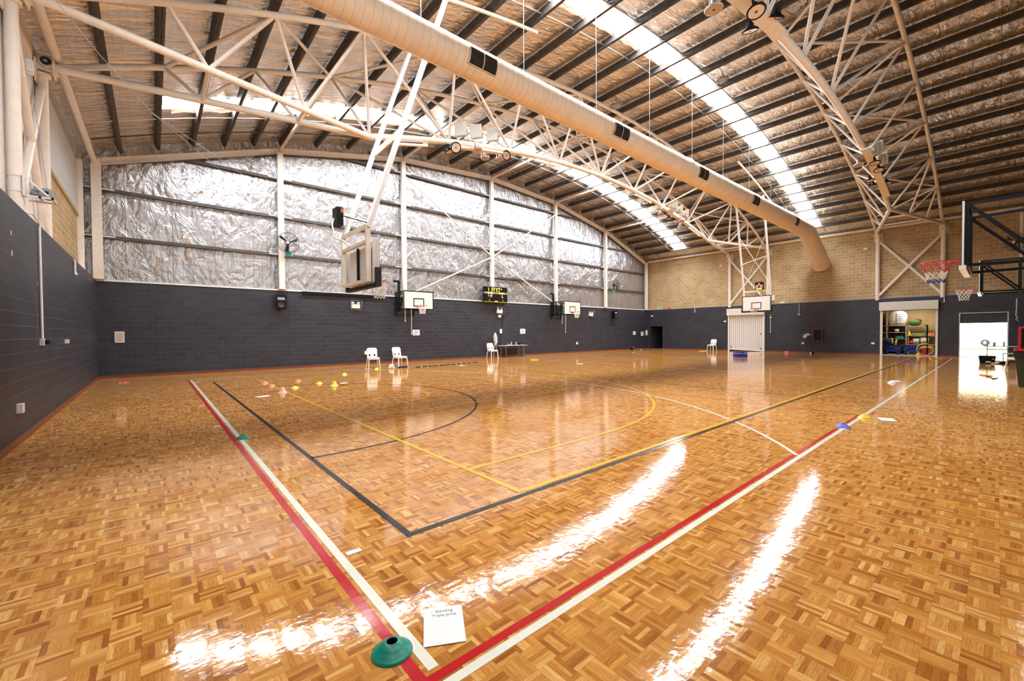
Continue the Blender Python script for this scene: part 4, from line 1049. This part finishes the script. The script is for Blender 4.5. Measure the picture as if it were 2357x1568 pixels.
b = MB(); b.box(-.02, .02, -.2, .2, 0, .26); b.box(-.025, -.02, -.17, .17, .04, .22)
simple('framed_picture', 'dark framed picture standing on the store cone shelf', 'picture', b, M['grey'], (xk+.2, 3.2, 1.18))
b = MB(); b.sph((0, 0, .13), .18, 10, 7, (.8, 1.3, .8))
simple('red_bag', 'red and black bag on lower store shelf left of the buckets', 'bag', b, M['binred'], (xk-.1, 3.58, .6))
def wagon(y, x, lab):
    t = thing('folding_wagon', lab, 'wagon', (x, y, 0), 0, 'blue folding wagons in the store')
    b = MB(); b.box(-.3, .3, -.38, -.36, .22, .6); b.box(-.3, .3, .36, .38, .22, .6); b.box(-.3, -.28, -.36, .36, .22, .6); b.box(.28, .3, -.36, .36, .22, .6); b.box(-.3, .3, -.36, .36, .2, .22); b.build('fabric_tub', M['navy'], t, None, True)
    b = MB()
    for a, c in (((-.32, -.38, .2), (-.32, .38, .6)), ((-.32, .38, .2), (-.32, -.38, .6)), ((-.32, -.4, .6), (-.32, .4, .6))): b.tube(a, c, .014, 6)
    b.build('folding_frame', M['black'], t, None, True)
    for yy in (-.3, .3):
        w_ = thing_wheel = MB(); b = w_; b.torus((-.26, yy, .1), .075, .028, Matrix.Rotation(PI/2, 3, 'Y'), 16, 6); b.lathe([(0, -.02), (.06, -.02), (.06, .02), (0, .02)], 12, (-.26, yy, .1), Matrix.Rotation(PI/2, 3, 'Y'), 1); b.build('wheel', [M['rubber'], M['blue']], t, None, True)
wagon(4.3, XR+1.05, 'blue folding wagon with yellow straps at left of the store floor'); wagon(3.42, XR+1.3, 'blue folding wagon with white emblem in middle of the store floor')
b = MB(); b.sph((0, 0, .2), .2, 10, 8, (.7, 1.5, .9)); b.path([(-.1, -.2, .1), (-.12, -.2, .35), (0, -.15, .42), (.1, -.1, .3)], .04, 6, mi=1); b.path([(-.1, -.35, .0), (-.12, -.38, .25), (0, -.38, .3)], .05, 6, mi=1)
o = b.build('kit_bag', [M['navy'], M['ymat']]); o.location = (XR+1.0, 4.5, .6); tag(o, 'navy kit bag with yellow straps lying in the left wagon', 'bag')
for i, (dx, R_, m) in enumerate(((0, .36, 'lime'), (.05, .34, 'palepink'), (.1, .27, 'ymat'))):
    b = MB(); b.torus((0, 0, R_+.02), R_, .012, Matrix.Rotation(PI/2-.12, 3, 'Y'), 36, 5)
    simple('hula_hoop', '%s hula hoop leaning at the right of the store opening' % ('large lime green', 'middle pale pink', 'small yellow')[i], 'hoop', b, M[m], (XR+.62+dx, 2.82, .0), 'hula hoops in the store')
b = MB(); b.box(-.18, .18, -.22, .22, 0, .38)
for i in range(5): b.box(-.19, -.18, -.2+i*.09, -.16+i*.09, .03, .36)
simple('red_tub', 'red ribbed tub behind the hula hoops in the store', 'tub', b, M['binred'], (XR+1.0, 2.78, .0))
b = MB()
for i in range(5): b.sph((.0, -.2+i*.1, .06+.03*(i % 2)), .08, 8, 6)
simple('yellow_balls', 'heap of yellow toys on top of the red tub in the store', 'toys', b, M['ymat'], (XR+1.0, 2.78, .39))['kind'] = 'stuff'
b = MB(); b.tube((0, 0, .0), (.0, .0, 1.8), .035, 8); b.box(-.04, .04, -.02, .1, 1.78, 1.84)
simple('black_pole', 'tall black pole leaning upright among hoops in the store', 'pole', b, M['black'], (XR+.8, 2.74, .0))
b = MB(); b.lathe([(.1, 0), (.1, .06), (.05, .14), (0, .14)], 12)
simple('yellow_cup', 'yellow round plastic piece on the store threshold', 'toy', b, M['ymat'], (XR+.35, 3.08, .02))
# exit roller door and outdoors
t = struct(MB().box(XR+.02, XR+.2, -.38, 1.42, 2.44, 2.5).build('door_2', M['galv']))
b = MB(); b.box(XR+.12, XR+.16, -.36, 1.4, 1.9, 2.44)
for i in range(7): b.box(XR+.1, XR+.12, -.36, 1.4, 1.92+i*.075, 1.955+i*.075)
b.build('shutter_curtain', M['shutdark'], t)
for y in (-.36, 1.4): b = MB(); b.box(XR+.02, XR+.25, y-.025, y+.025, 0, 2.46); b.build('door_jamb', M['galv'], t)
b = MB(); b.box(XR, XR+.3, -.38, 1.42, .002, .015); b.build('door_sill', M['lgrey'], t)
b = MB(); b.box(XR+.3, XR+70, -30, 30, -.1, -.02); struct(b.build('ground', M['concrete']))
t = thing('far_building', 'pale yellow building with ribbed bay seen through the exit door', 'building', (XR+32, 3, 0))
b = MB(); b.box(XR+32, XR+40, -20, 25, 0, 7); b.build('wall', M['render'], t)
b = MB()
for i in range(6): b.box(XR+31.8, XR+32, .6+i*.45, .8+i*.45, 1.9, 3.9)
b.build('window_rib', M['shelf'], t)
t = thing('parked_car', 'pale parked car seen small through the exit door', 'car', (XR+26, 2.0, 0))
b = MB(); b.prism([[(-2, .3), (-2, .8), (-1.6, .95), (-1.0, 1.45), (.6, 1.45), (1.2, 1.0), (2, .9), (2, .3)]], 1.7, Matrix(((0,0,1),(1,0,0),(0,1,0))), (-.85, 0, 0)); b.build('body', M['car'], t, None, True)
b = MB(); b.prism([[(-1.45, .98), (-.95, 1.38), (.55, 1.38), (1.05, 1.0)]], 1.74, Matrix(((0,0,1),(1,0,0),(0,1,0))), (-.87, 0, 0)); b.build('window_glass', M['glass'], t, None, True)
for y in (-1.25, 1.25):
    b = MB(); b.torus((-.8, y, .3), .22, .1, Matrix.Rotation(PI/2, 3, 'Y'), 18, 8); b.build('wheel', M['rubber'], t, None, True)
b = MB(); b.box(XR+14, XR+16, -10, 12, -.02, .06); tag(b.build('grass_verge', M['green'], None, (XR+15, 1, 0)), 'strip of grass outside the exit door', 'grass', None, 'stuff')
# small fittings on the right wall
t = thing('hose_cabinet', 'dark glazed cabinet with maroon frame on the dark end wall', 'cabinet', (XR, 7.96, .78))
b = MB(); rbox(b, 7.68, 8.25, .79, 1.66, .12); b.build('case', M['maroon'], t)
b = MB(); b.box(XR-.125, XR-.12, 7.75, 8.18, .86, 1.59); b.build('door', M['black'], t)
b = MB(); rbox(b, 8.3, 8.42, 1.22, 1.28, .1); rbox(b, 8.45, 8.62, 1.2, 1.36, .09); tag(b.build('wall_box', M['wood'], None, (XR, 8.5, 1.2)), 'small tan box beside the maroon framed cabinet', 'box')
b = MB(); b.obox((XR-.1, 8.68, 1.16), .01, .22, .26, Matrix.Rotation(.5, 3, 'X')); tag(b.build('blue_card', M['bottle'], None, (XR-.1, 8.68, 1.1)), 'tilted pale blue card hanging by the maroon framed cabinet', 'card')
for y, z, lab in ((8.83, .67, 'white outlet low on end wall left of maroon cabinet'), (14.05, 2.32, 'white round fitting left of the perforated shutter'), (20.4, 2.95, 'tiny white fitting above the dark doorway'), (5.1, .72, 'small white plate left of the store opening')):
    b = MB(); rbox(b, y-.08, y+.08, z-.06, z+.06, .04); tag(b.build('power_outlet', M['plastic'], None, (XR, y, z)), lab, 'outlet', 'white wall outlets')
b = MB(); b.tube((XR-.05, 10.83, 1.46), (XR-.05, 10.83, 2.72), .02, 8); b.box(XR-.08, XR, 10.75, 10.92, 2.5, 2.54); b.tube((XR-.05, 10.83, 1.42), (XR-.05, 10.83, 1.5), .04, 8)
tag(b.build('window_pole', M['white'], None, (XR, 10.83, 1.45)), 'long white pole hung on the end wall right of perforated shutter', 'pole')
b = MB(); b.tube((XR-.05, 9.05, 2.68), (XR-.05, 9.05, 3.45), .018, 6); b.box(XR-.1, XR, 8.95, 9.15, 2.64, 2.7)
tag(b.build('hanging_bracket', M['wood'], None, (XR, 9.05, 2.65)), 'tan pull bracket hanging from the end wall top below the duct', 'bracket')
for y, lab in ((16.46, 'short white pipe bracket on end wall above the lone chair'), (2.0, 'short white pipe bracket on end wall above the exit side of the store')):
    b = MB(); b.tube((XR-.04, y, 3.15), (XR-.04, y, 3.48), .025, 6); b.sph((XR-.05, y, 3.14), .045, 8, 6); tag(b.build('wall_peg', M['white'], None, (XR, y, 3.15)), lab, 'bracket')
for y, z, lab in ((14.4, 6.75, 'white oval detector on brick left of the far crossed pipes'), (5.5, 6.7, 'white oval detector on brick left of the near crossed pipes')):
    b = MB(); b.sph((XR+.08, y, z), .11, 12, 8, (.6, 1.3, .7)); tag(b.build('smoke_detector', M['plastic'], None, (XR+.1, y, z)), lab, 'detector', 'white detectors on the brick wall')
b = MB(); rbox(b, 10.6, 10.85, 3.75, 4.15, .1, XR+.14); rbox(b, 10.68, 10.82, 3.85, 4.05, .12, XR+.14); tag(b.build('control_box', M['plastic'], None, (XR, 10.7, 3.75)), 'white control box on the brick right of the far hanging backboard', 'box')
b = MB(); b.box(XR-.0, XR+.1, 9.95, 10.25, 3.53, 3.63); b.path([(XR+.05, 10.1, 3.63), (XR+.02, 10.0, 3.78), (XR+.05, 9.8, 3.6)], .015, 5); tag(b.build('cable_box', M['white'], None, (XR, 10.1, 3.53)), 'white box with loose cable on top of the dark end wall', 'box')
b = MB(); b.box(XR+.0, XR+.06, 19.5, 19.95, 3.53, 3.7); o = tag(b.build('exit_sign', M['plastic'], None, (XR, 19.7, 3.53)), 'green and white exit sign lying on the end wall top', 'sign')
b = MB(); b.box(XR-.004, XR, 19.55, 19.68, 3.55, 3.68); b.box(XR-.004, XR, 19.8, 19.9, 3.55, 3.68); b.build('green_field', M['gcone'], o)
b = MB(); b.sph((0, 0, .12), .12, 12, 8); simple('orange_ball', 'small orange ball resting on the end wall top near the corner', 'ball', b, M['orange'], (XR+.03, 18.75, 3.53))
cable('pull_rope', 'knotted tan rope hanging down at the far right edge', [(33.2, -.62, 3.1), (33.2, -.62, 2.6), (33.22, -.6, 2.25), (33.2, -.66, 2.15), (33.18, -.6, 2.05), (33.2, -.68, 1.98)], .03, M['wood'], 'rope')
b = MB(); b.tube((0, 0, 0), (0, 0, 4.3), .085, 12); simple('side_post', 'white round post behind the side hoop frames at right edge', 'post', b, M['cream'], (34.22, -.78, 3.53))

# ------------------------------------------------------------------ chairs
def chair():
    t = thing('plastic_chair', '', 'chair', (0,0,0)); m = M['plastic']
    def rr(x0, x1, z0, z1, r, k=5):
        P = []
        for cx, cz, a0 in ((x1-r, z1-r, 0), (x0+r, z1-r, 90), (x0+r, z0+r, 180), (x1-r, z0+r, 270)):
            for i in range(k+1): a = math.radians(a0+90*i/k); P.append((cx+r*math.cos(a), cz+r*math.sin(a)))
        return P
    b = MB(); b.prism([rr(-.23, .23, -.22, .22, .06)], .025, None, (0, 0, .43)); b.prism([rr(-.225, .225, -.215, .215, .05), list(reversed(rr(-.2, .2, -.19, .19, .05)))], .06, None, (0, 0, .375)); b.build('seat', m, t, None, True)
    el = lambda cx, cz: [(cx+.04*math.cos(-2*PI*i/12), cz+.05*math.sin(-2*PI*i/12)) for i in range(12)]
    A = math.radians(14); RB = Matrix(((1, 0, 0), (0, math.sin(A), -math.cos(A)), (0, math.cos(A), math.sin(A))))
    RB = Matrix.Rotation(-A, 3, 'X') @ Matrix(((1,0,0),(0,0,-1),(0,1,0)))
    b = MB(); b.prism([[(-.2, 0), (.2, 0)]+[(x, z) for x, z in rr(-.215, .215, -1, .43, .1) if z > .25], el(-.1, .12), el(.1, .12)], .022, RB, (0, .22, .42)); b.build('backrest', m, t, None, True)
    for x in (-1, 1):
        b = MB(); b.beam((x*.2, -.19, .44), (x*.235, -.23, 0), .05, .03, (1,0,0)); b.build('leg', m, t, None, True)
        b = MB(); b.beam((x*.2, .19, .44), (x*.24, .27, 0), .045, .03, (1,0,0)); b.build('leg', m, t, None, True)
    return t
ch0 = chair(); first = True
for (x, y, rz, lab) in ((7.35, 17.95, -.2, 'white plastic chair, left of the pair by far wall'), (8.62, 17.95, .15, 'white plastic chair, right of the pair by far wall'), (15.75, 20.15, -.1, 'white plastic chair beside the trestle table and cable coil'),
                        (33.2, 14.6, -1.65, 'lone white plastic chair left of the perforated shutter'), (24.5, -.55, -2.2, 'white plastic chair partly hidden behind the wheelie bin')):
    c = ch0 if first else copy_tree(ch0); first = False
    c.location = (x, y, 0); c.rotation_euler = (0, 0, rz); c.scale = (1.06, 1.06, 1.08); c['label'] = lab; c['group'] = 'white plastic chairs'

# ------------------------------------------------------------------ tables
def table(x0, x1, y0, y1, h_, lab, top):
    t = thing('trestle_table', lab, 'table', ((x0+x1)/2, (y0+y1)/2, 0), 0)
    b = MB(); b.box(x0, x1, y0, y1, h_-.03, h_); b.build('table_top', top, t)
    for x in (x0+.25, x1-.25):
        for y in (y0+.1, y1-.1): b = MB(); b.tube((x, y, 0.02), (x, y, h_-.03), .016, 8); b.build('leg', M['galv'], t)
        b = MB(); b.tube((x-.0, y0+.02, .02), (x, y1-.02, .02), .016, 6); b.tube((x, y0+.1, h_*.78), (x, y1-.1, h_*.78), .01, 6); b.build('foot_bar', M['black'], t)
    return t
table(16.55, 18.55, 20.02, 20.72, .74, 'trestle table against the dark wall with bottles on top', M['wood'])
zt = .742
def bottle(x, y, z, m, lab, h_=.22):
    t = thing('water_bottle', lab, 'bottle', (x, y, z)); b = MB(); b.lathe([(0, 0), (.035, 0), (.037, h_*.6), (.015, h_*.8), (.013, h_*.9)], 12); b.build('bottle_body', m, t, None, True)
    b = MB(); b.lathe([(.016, h_*.88), (.016, h_), (0, h_)], 10); b.build('cap', M['white'], t, None, True)
bottle(17.4, 20.3, zt, M['lgrey'], 'clear water bottle near the middle of the wall table'); bottle(17.9, 20.4, zt, M['bottle'], 'blue tinted water bottle right of middle on wall table')
b = MB(); b.sph((0, 0, .08), .12, 12, 8, (1.1, .9, .75)); b.sph((-.05, -.08, .14), .03, 8, 6); simple('black_bag', 'rounded black pouch at the right end of the wall table', 'bag', b, M['black'], (18.2, 20.4, zt-.01))
b = MB(); b.obox((0, 0, .02), .24, .12, .04, Matrix.Rotation(.2, 3, 'Z')); b.obox((.02, .02, .05), .14, .08, .03, Matrix.Rotation(-.3, 3, 'Z')); simple('red_wallet', 'dark red pouch at the left end of the wall table', 'pouch', b, M['maroon'], (16.95, 20.35, zt))
b = MB(); b.obox((0, 0, .05), .22, .16, .008, Matrix.Rotation(.35, 3, 'Y')); b.obox((-.2, -.05, .012), .24, .18, .008); simple('paper_stack', 'bent white papers on the wall table left of the bottles', 'paper', b, M['paper'], (17.2, 20.3, zt))
table(30.3, 31.0, -.75, .42, .74, 'narrow table with bottles silhouetted in the exit doorway', M['wood'])
bottle(30.6, .33, zt, M['bottle'], 'tall bottle at the left end of the exit doorway table', .3); bottle(30.6, -.2, zt, M['lgrey'], 'pale bottle at the right end of the exit doorway table', .28)
b = MB(); b.lathe([(0, 0), (.045, 0), (.05, .16), (.03, .18)], 12); simple('amber_jar', 'brown jar in the middle of the exit doorway table', 'jar', b, M['shelf'], (30.6, .1, zt))

# ------------------------------------------------------------------ things on the floor
def cone(x, y, m, lab, R=.098, H=.056, flip=False):
    t = thing('disc_cone', lab, 'cone', (x, y, 0), 0, 'flat disc cones on the floor')
    pr = [(R, .002), (R*.98, .008), (R*.9, .014), (R*.8, .021), (R*.78, .0235), (R*.62, .032), (R*.6, .035), (R*.4, H*.88), (R*.3, H), (R*.27, H), (R*.27, H-.006), (R*.5, .028), (R*.88, .004)]
    if flip: pr = [(r, H-z) for r, z in pr]
    b = MB(); b.lathe(pr, 36); b.build('cone_body', m, t, None, True)
cone(.855, 1.905, M['gcone'], 'green disc cone in the foreground on the red line corner')
cone(.99, 7.3, M['gcone'], 'green disc cone further up the white baseline')
for x, y, m, lab in ((5.49, 16.15, 'lime', 'yellow disc cone alone before the left chair, far back'), (7.35, 17.6, 'lime', 'yellow disc cone at the foot of the left chair'), (3.9, 13.75, 'lime', 'yellow disc cone third from the right in the cone scatter'),
                     (3.06, 13.1, 'lime', 'yellow disc cone nearest the yellow baseline'), (3.6, 15.0, 'pink', 'coral disc cone apart from the yellow line'), (2.66, 15.1, 'pink', 'coral disc cone furthest up the yellow line'), (2.66, 14.1, 'pink', 'coral disc cone second along the yellow line'),
                     (8.35, 1.6, 'bcone', 'blue disc cone on the right sideline'), (9.55, 1.52, 'ymat', 'yellow disc cone on the right sideline beyond the blue one'), (16.35, 2.0, 'wcone', 'white and orange disc cone at the halfway line, right')):
    cone(x, y, M[m], lab, .105, .06)
cone(4.08, 12.9, M['lime'], 'taller yellow cone stack in the cone scatter', .12, .13)
cone(2.58, 12.35, M['palepink'], 'tall pale pink cone where yellow lane meets the baseline', .12, .14)
cone(4.33, 12.8, M['wcone'], 'white disc cone lying upside down beside the yellow stack', .12, .07, True)
def sheet(x, y, w_, h_, rz, lab, m='paper', name='paper_sheet', cat='paper', g='paper sheets on the floor', z=.0035):
    b = MB(); b.box(-w_/2, w_/2, -h_/2, h_/2, 0, .0012); o = b.build(name, M[m]); o.location = (x, y, z); o.rotation_euler = (0, 0, rz); return tag(o, lab, cat, g)
rzp = math.atan2(-.101, .18)
pp = sheet(1.1435, 1.9, .21, .29, rzp, 'white paper sheet reading Standing Triple Jump, beside the foreground green cone')
text('-  Standing', .028, M['ink'], pp, (-.068, .1, .0014), (0, 0, 0), 'printed_text', 'LEFT')
text('Triple Jump', .028, M['ink'], pp, (-.062, .066, .0014), (0, 0, 0), 'printed_text', 'LEFT')
sheet(2.05, 11.9, .3, .21, .3, 'white paper sheet on the floor left of the cone scatter'); sheet(9.6, 1.235, .3, .21, .35, 'white paper sheet right of the sideline cones')
sheet(7.15, 18.0, .3, .21, 0, 'white paper sheet left of the left chair'); sheet(11.05, 16.5, .3, .21, .1, 'white paper sheet before the row of strap bundles'); sheet(15.7, 13.2, .3, .21, .2, 'white paper sheet in mid court near the halfway line')
sheet(17.0, 2.0, .3, .21, 0, 'white paper sheet at the halfway line beside the white cone')
for x, y, lab in ((1.052, 2.962, 'short white tape strip beside the baseline in the foreground'), (1.04, 16.87, 'white tape strip at the far end of the baseline'), (.78, 11.31, 'white tape strip left of the red baseline, farther one'), (.79, 8.56, 'white tape strip left of the red baseline, nearer one')):
    sheet(x, y, .1, .052, 0, lab, 'paper', 'tape_strip', 'tape', 'white tape strips', .003)
for x, y, w_, lab in ((16.17, 16.9, .42, 'yellow foam strip on the floor before the wall table'), (32.3, 14.9, .5, 'yellow foam strip left of the lone chair'), (31.1, 2.1, .5, 'yellow foam strip before the store opening')):
    b = MB(); b.box(-w_/2, w_/2, -.05, .05, 0, .03); b.box(-w_/2+.02, w_/2-.02, -.04, .04, .03, .035); o = simple('foam_strip', lab, 'strip', b, M['ymat'], (x, y, .003), 'yellow foam strips'); o.rotation_euler = (0, 0, -.9)
b = MB()
for i in range(5): a = 2*PI*i/5; b.obox((.07*math.cos(a), .07*math.sin(a), .012), .14, .05, .02, Matrix.Rotation(a, 3, 'Z'))
simple('red_marker', 'flat red star shaped marker near the left corner', 'marker', b, M['pink'], (-.77, 18.55, .001))
# strap bundles in a row
random.seed(11); cols = ['gcone', 'lime', 'pink', 'palepink', 'bcone', 'gcone', 'wcone', 'lime', 'pink', 'orange', 'binred']
for i in range(11):
    x = 9.1+i*.35; y = 17.15+.045*i+random.uniform(-.05, .05)
    t = thing('strap_bundle', 'small dark strap bundle, %s from left in the row before far wall' % ORD[i], 'strap', (x, y, 0), 0, 'strap bundles laid in a row')
    b = MB(); b.path([(.13*math.cos(a*.7)+.02*math.sin(3*a), .06*math.sin(a*.7), .012+.004*(a % 2)) for a in range(10)], .014, 5, True); b.path([(-.14, 0, .012), (0, .03, .014), (.15, -.02, .012)], .016, 5); b.build('strap', M['black'], t, None, True)
    b = MB(); b.sph((-.14 if i < 3 else .1, -.01, .025), .028, 8, 6); b.build('coloured_tip', M[cols[i]], t, None, True)
t = thing('pump_bag', 'black item with blue ends beneath the right chair of the pair', 'bag', (8.45, 17.35, 0)); b = MB(); b.path([(-.2, 0, .03), (-.05, .02, .05), (.1, 0, .03), (.22, .02, .05)], .035, 6); b.build('strap', M['black'], t, None, True)
b = MB(); b.sph((-.22, 0, .035), .035, 8, 6); b.sph((.26, .02, .05), .035, 8, 6); b.build('coloured_tip', M['bcone'], t, None, True)
t = thing('bag_of_cups', 'white and blue plastic bag on floor left of the right chair', 'bag', (7.95, 17.4, 0)); b = MB(); b.lathe([(0, 0), (.15, .01), (.14, .06), (.1, .1), (.12, .15), (.05, .18), (0, .18)], 12); b.build('bag_body', M['wcone'], t, None, True)
b = MB(); b.obox((-.03, -.13, .08), .12, .03, .05); b.build('blue_label', M['bottle'], t, None, True)
# milk crate
t = thing('milk_crate', 'blue plastic milk crate on the floor before the perforated shutter', 'crate', (26.4, 9.95, 0), -.75); b = MB(); w2, d2, h2 = .3, .19, .3
b.box(-w2, w2, -d2, d2, 0, .02)
for y in (-d2, d2):
    for z in (.02, .13, .25): b.box(-w2, w2, y-.012, y+.012, z, z+.05)
    for x in (-w2, -.12, .06, .2, w2): b.box(x-.02, x+.02, y-.013, y+.013, 0, h2)
for x in (-w2, w2):
    for z in (.02, .13, .25): b.box(x-.012, x+.012, -d2, d2, z, z+.05)
    for y in (-d2, 0, d2): b.box(x-.013, x+.013, y-.02, y+.02, 0, h2)
b.build('crate_body', M['blue'], t, None, True)
b = MB(); b.box(-w2+.02, w2-.02, -d2+.02, d2-.02, .02, .2); b.build('contents', M['shutdark'], t, None, True)
b = MB(); b.sph((0, 0, .14), .14, 14, 10); b.sph((.09, -.05, .22), .06, 8, 6, mi=1); o = b.build('black_helmet', [M['black'], M['wood']]); o.location = (30.6, 20.1, 0); tag(o, 'rounded black helmet shaped bag at the foot of the far wall corner', 'bag')
b = MB(); b.sph((0, 0, .04), .04, 10, 8); simple('white_ball', 'small white ball near the dark doorway', 'ball', b, M['wcone'], (32.0, 20.1, 0))
b = MB(); b.box(-.12, .12, -.12, .12, 0, .03); b.box(-.12, -.08, -.12, .12, .03, .14); b.box(-.12, .12, .08, .12, .03, .1); simple('red_block', 'small red plastic piece at the foot of the end wall', 'toy', b, M['pink'], (33.2, 9.5, 0))
b = MB(); b.sph((0, 0, .07), .1, 10, 7, (1.2, 1, .7)); b.sph((-.08, .08, .05), .06, 8, 6, mi=1); o = b.build('dark_shoe', [M['black'], M['wcone']]); o.location = (33.0, 7.95, 0); tag(o, 'small dark and white bundle at foot of end wall below the cabinet', 'bundle')
for i, (x, y) in enumerate(((20.0, 6.65), (24.6, 5.0))):
    sheet(x, y, .35, .05, .5, ('green tape strip in mid court, nearer one', 'green tape strip in mid court, farther one')[i], 'gcone', 'tape_strip', 'tape', None, .003)
# black storage tub
t = thing('storage_tub', 'black plastic storage tub on the floor inside the exit doorway', 'tub', (28.6, .3, 0), .1)
b = MB(); b.prism([[(-.2, -.26), (.2, -.26), (.2, .26), (-.2, .26)], [(-.17, .23), (.17, .23), (.17, -.23), (-.17, -.23)]], .02, None, (0, 0, .33))
def frustum(b, w0, d0, w1, d1, z0, z1, mi=0): b.add([(-w0,-d0,z0),(w0,-d0,z0),(w0,d0,z0),(-w0,d0,z0),(-w1,-d1,z1),(w1,-d1,z1),(w1,d1,z1),(-w1,d1,z1)], [(0,3,2,1),(0,1,5,4),(1,2,6,5),(2,3,7,6),(3,0,4,7)], mi)
frustum(b, .15, .21, .19, .25, 0, .34); b.build('tub_body', M['black'], t, None, True)
b = MB(); b.box(-.178, -.17, -.09, .06, .05, .12); b.box(-.19, -.18, -.2, -.14, .2, .24); b.build('paper_label', M['lgrey'], t, None, True)
b = MB(); b.box(-.14, .14, -.2, .2, .2, .3)
for i in range(5): b.tube((-.1+.04*i, -.15+.07*i, .3), (-.06+.04*i, -.1+.07*i, .42), .012, 5)
b.build('contents', M['lime'], t, None, True)
b = MB(); b.lathe([(0, 0), (.13, .0), (.15, .04), (.12, .06), (0, .065)], 18); simple('round_cushion', 'pale round pad on the floor right of the black tub', 'pad', b, M['wood'], (28.5, .06, 0))
b = MB()
for i in range(7): b.path([(-.2+.06*i, -.15, .03), (-.15+.05*i, 0, .09-.01*i), (-.1+.05*i, .15, .03)], .035, 5)
simple('black_straps', 'heap of black straps on the floor right of the black tub', 'straps', b, M['black'], (28.8, -.2, 0))
t = thing('step_stool', 'grey step stool standing behind the black straps', 'stool', (30.0, -.38, 0)); b = MB(); b.box(-.2, .2, -.22, .22, .4, .44); b.build('seat', M['lgrey'], t, None, True)
for x in (-.18, .18):
    for y in (-.2, .2): b = MB(); b.tube((x, y, .4), (x, y, 0), .02, 6); b.build('leg', M['lgrey'], t, None, True)
b = MB(); b.obox((0, 0, .012), .3, .22, .018, Matrix.Rotation(.3, 3, 'Z')); b.obox((.3, .05, .01), .2, .14, .015, Matrix.Rotation(.6, 3, 'Z'), 1); o = b.build('orange_vest', [M['orange'], M['binred']]); o.location = (21.0, .24, 0); tag(o, 'flat orange and red cloth on the sunlit floor by the exit', 'cloth')
b = MB(); b.path([(0, 0, .012), (-.4, -.1, .012), (-.75, -.13, .012), (-.95, -.16, .012)], .012, 5); b.path([(-.75, -.13, .012), (-.6, -.2, .012), (-.3, -.24, .012)], .012, 5); simple('loose_strap', 'thin dark strap on the sunlit floor beside the orange cloth', 'strap', b, M['black'], (20.6, .22, 0))
# wheelie bin
t = thing('wheelie_bin', 'dark green bin with black liner and red lid at the right edge', 'bin', (17.75, -.62, 0))
b = MB(); frustum(b, .24, .24, .3, .32, 0.02, .92); b.build('bin_body', M['olive'], t, None, True)
b = MB(); frustum(b, .295, .315, .325, .345, .76, .95); P = [(-.325,-.345,.95),(.325,-.345,.95),(.325,.345,.95),(-.325,.345,.95)]; b.add(P, [(0,1,2,3)]); b.build('bag_liner', M['rubber'], t, None, True)
b = MB(); b.obox((0, -.02, .99), .66, .68, .05); b.obox((.1, -.1, 1.1), .3, .42, .2, Matrix.Rotation(.15, 3, 'X')); b.build('lid', M['binred'], t, None, True)
for x in (-.2, .2): b = MB(); b.tube((x-.03, -.3, .1), (x+.03, -.3, .1), .1, 14); b.build('wheel', M['rubber'], t, None, True)
t = thing('red_trolley', 'red framed trolley with black panel behind the wheelie bin', 'trolley', (20.0, -.72, 0)); b = MB()
for y in (-.28, .28): b.beam((0, y, .05), (0, y, 1.62), .06, .06, (1,0,0))
for z in (.3, 1.6): b.beam((0, -.28, z), (0, .28, z), .05, .05)
b.build('frame', M['binred'], t, None, True)
b = MB(); b.box(-.015, .015, -.25, .25, .6, 1.56); b.build('panel', M['black'], t, None, True)
for y in (-.28, .28): b = MB(); b.torus((0, y, .1), .075, .025, Matrix.Rotation(PI/2, 3, 'X'), 14, 6); b.build('wheel', M['rubber'], t, None, True)

# ------------------------------------------------------------------ wires
kn = V((.05, 10.3, 5.69)); pul = V((-1.66, 11.9, 6.5))
cable('lifting_cable', 'thin steel cable from the knot by the left truss to the winch box', [kn, (3.56, 10.71, 3.88)], .005, M['grey'])
cable('lifting_cable', 'thin steel cable from the knot down to the backboard bottom', [kn, (3.8, 10.7, 2.95)], .0045, M['grey'])
cable('lifting_cable', 'thin steel cable rising from the knot along the left wall to the roof', [kn, (-.66, 10.3, 6.51), (-1.25, 10.3, 7.3)], .005, M['grey'])
cable('lifting_cable', 'thin steel cable from the winch drum up to the column pulley', [(-1.4, 11.2, 4.18), pul], .005, M['grey'])
b = MB(); b.tube(pul-V((.0, .03, 0)), pul+V((0, .03, 0)), .05, 14); b.box(pul.x-.04, pul.x+.04, pul.y-.06, pul.y+.06, pul.z, pul.z+.22); tag(b.build('cable_pulley', M['white'], None, pul[:]), 'white cable pulley hanging beside the left truss bearing', 'pulley')

# ------------------------------------------------------------------ lamps: unseen fill added on the near and left sides and in the store
def area(name, loc, aim, sx, sy, e, col=(1, .97, .93)):
    l = bpy.data.lights.new(name, 'AREA'); l.shape = 'RECTANGLE'; l.size = sx; l.size_y = sy; l.energy = e; l.color = col
    o = bpy.data.objects.new(name, l); C.objects.link(o); o.location = loc; o.rotation_euler = V(aim).to_track_quat('-Z', 'Y').to_euler(); return o
area('near_side_fill', (9, YN+.15, 6.2), (0, 1, -.55), 20, 2.0, 340)  # added fill outside the view, brightens the foreground floor
area('left_side_fill', (XL+.25, 3.2, 6.4), (1, .25, -.6), 6, 2.0, 80)  # second added fill out of view, brightens the floor at left
area('store_fill_lamp', (XR+1.6, 3.4, 3.05), (0, 0, -1), 1.2, 1.2, 26, (1, .9, .75))  # added out of sight under the store ceiling to light the store
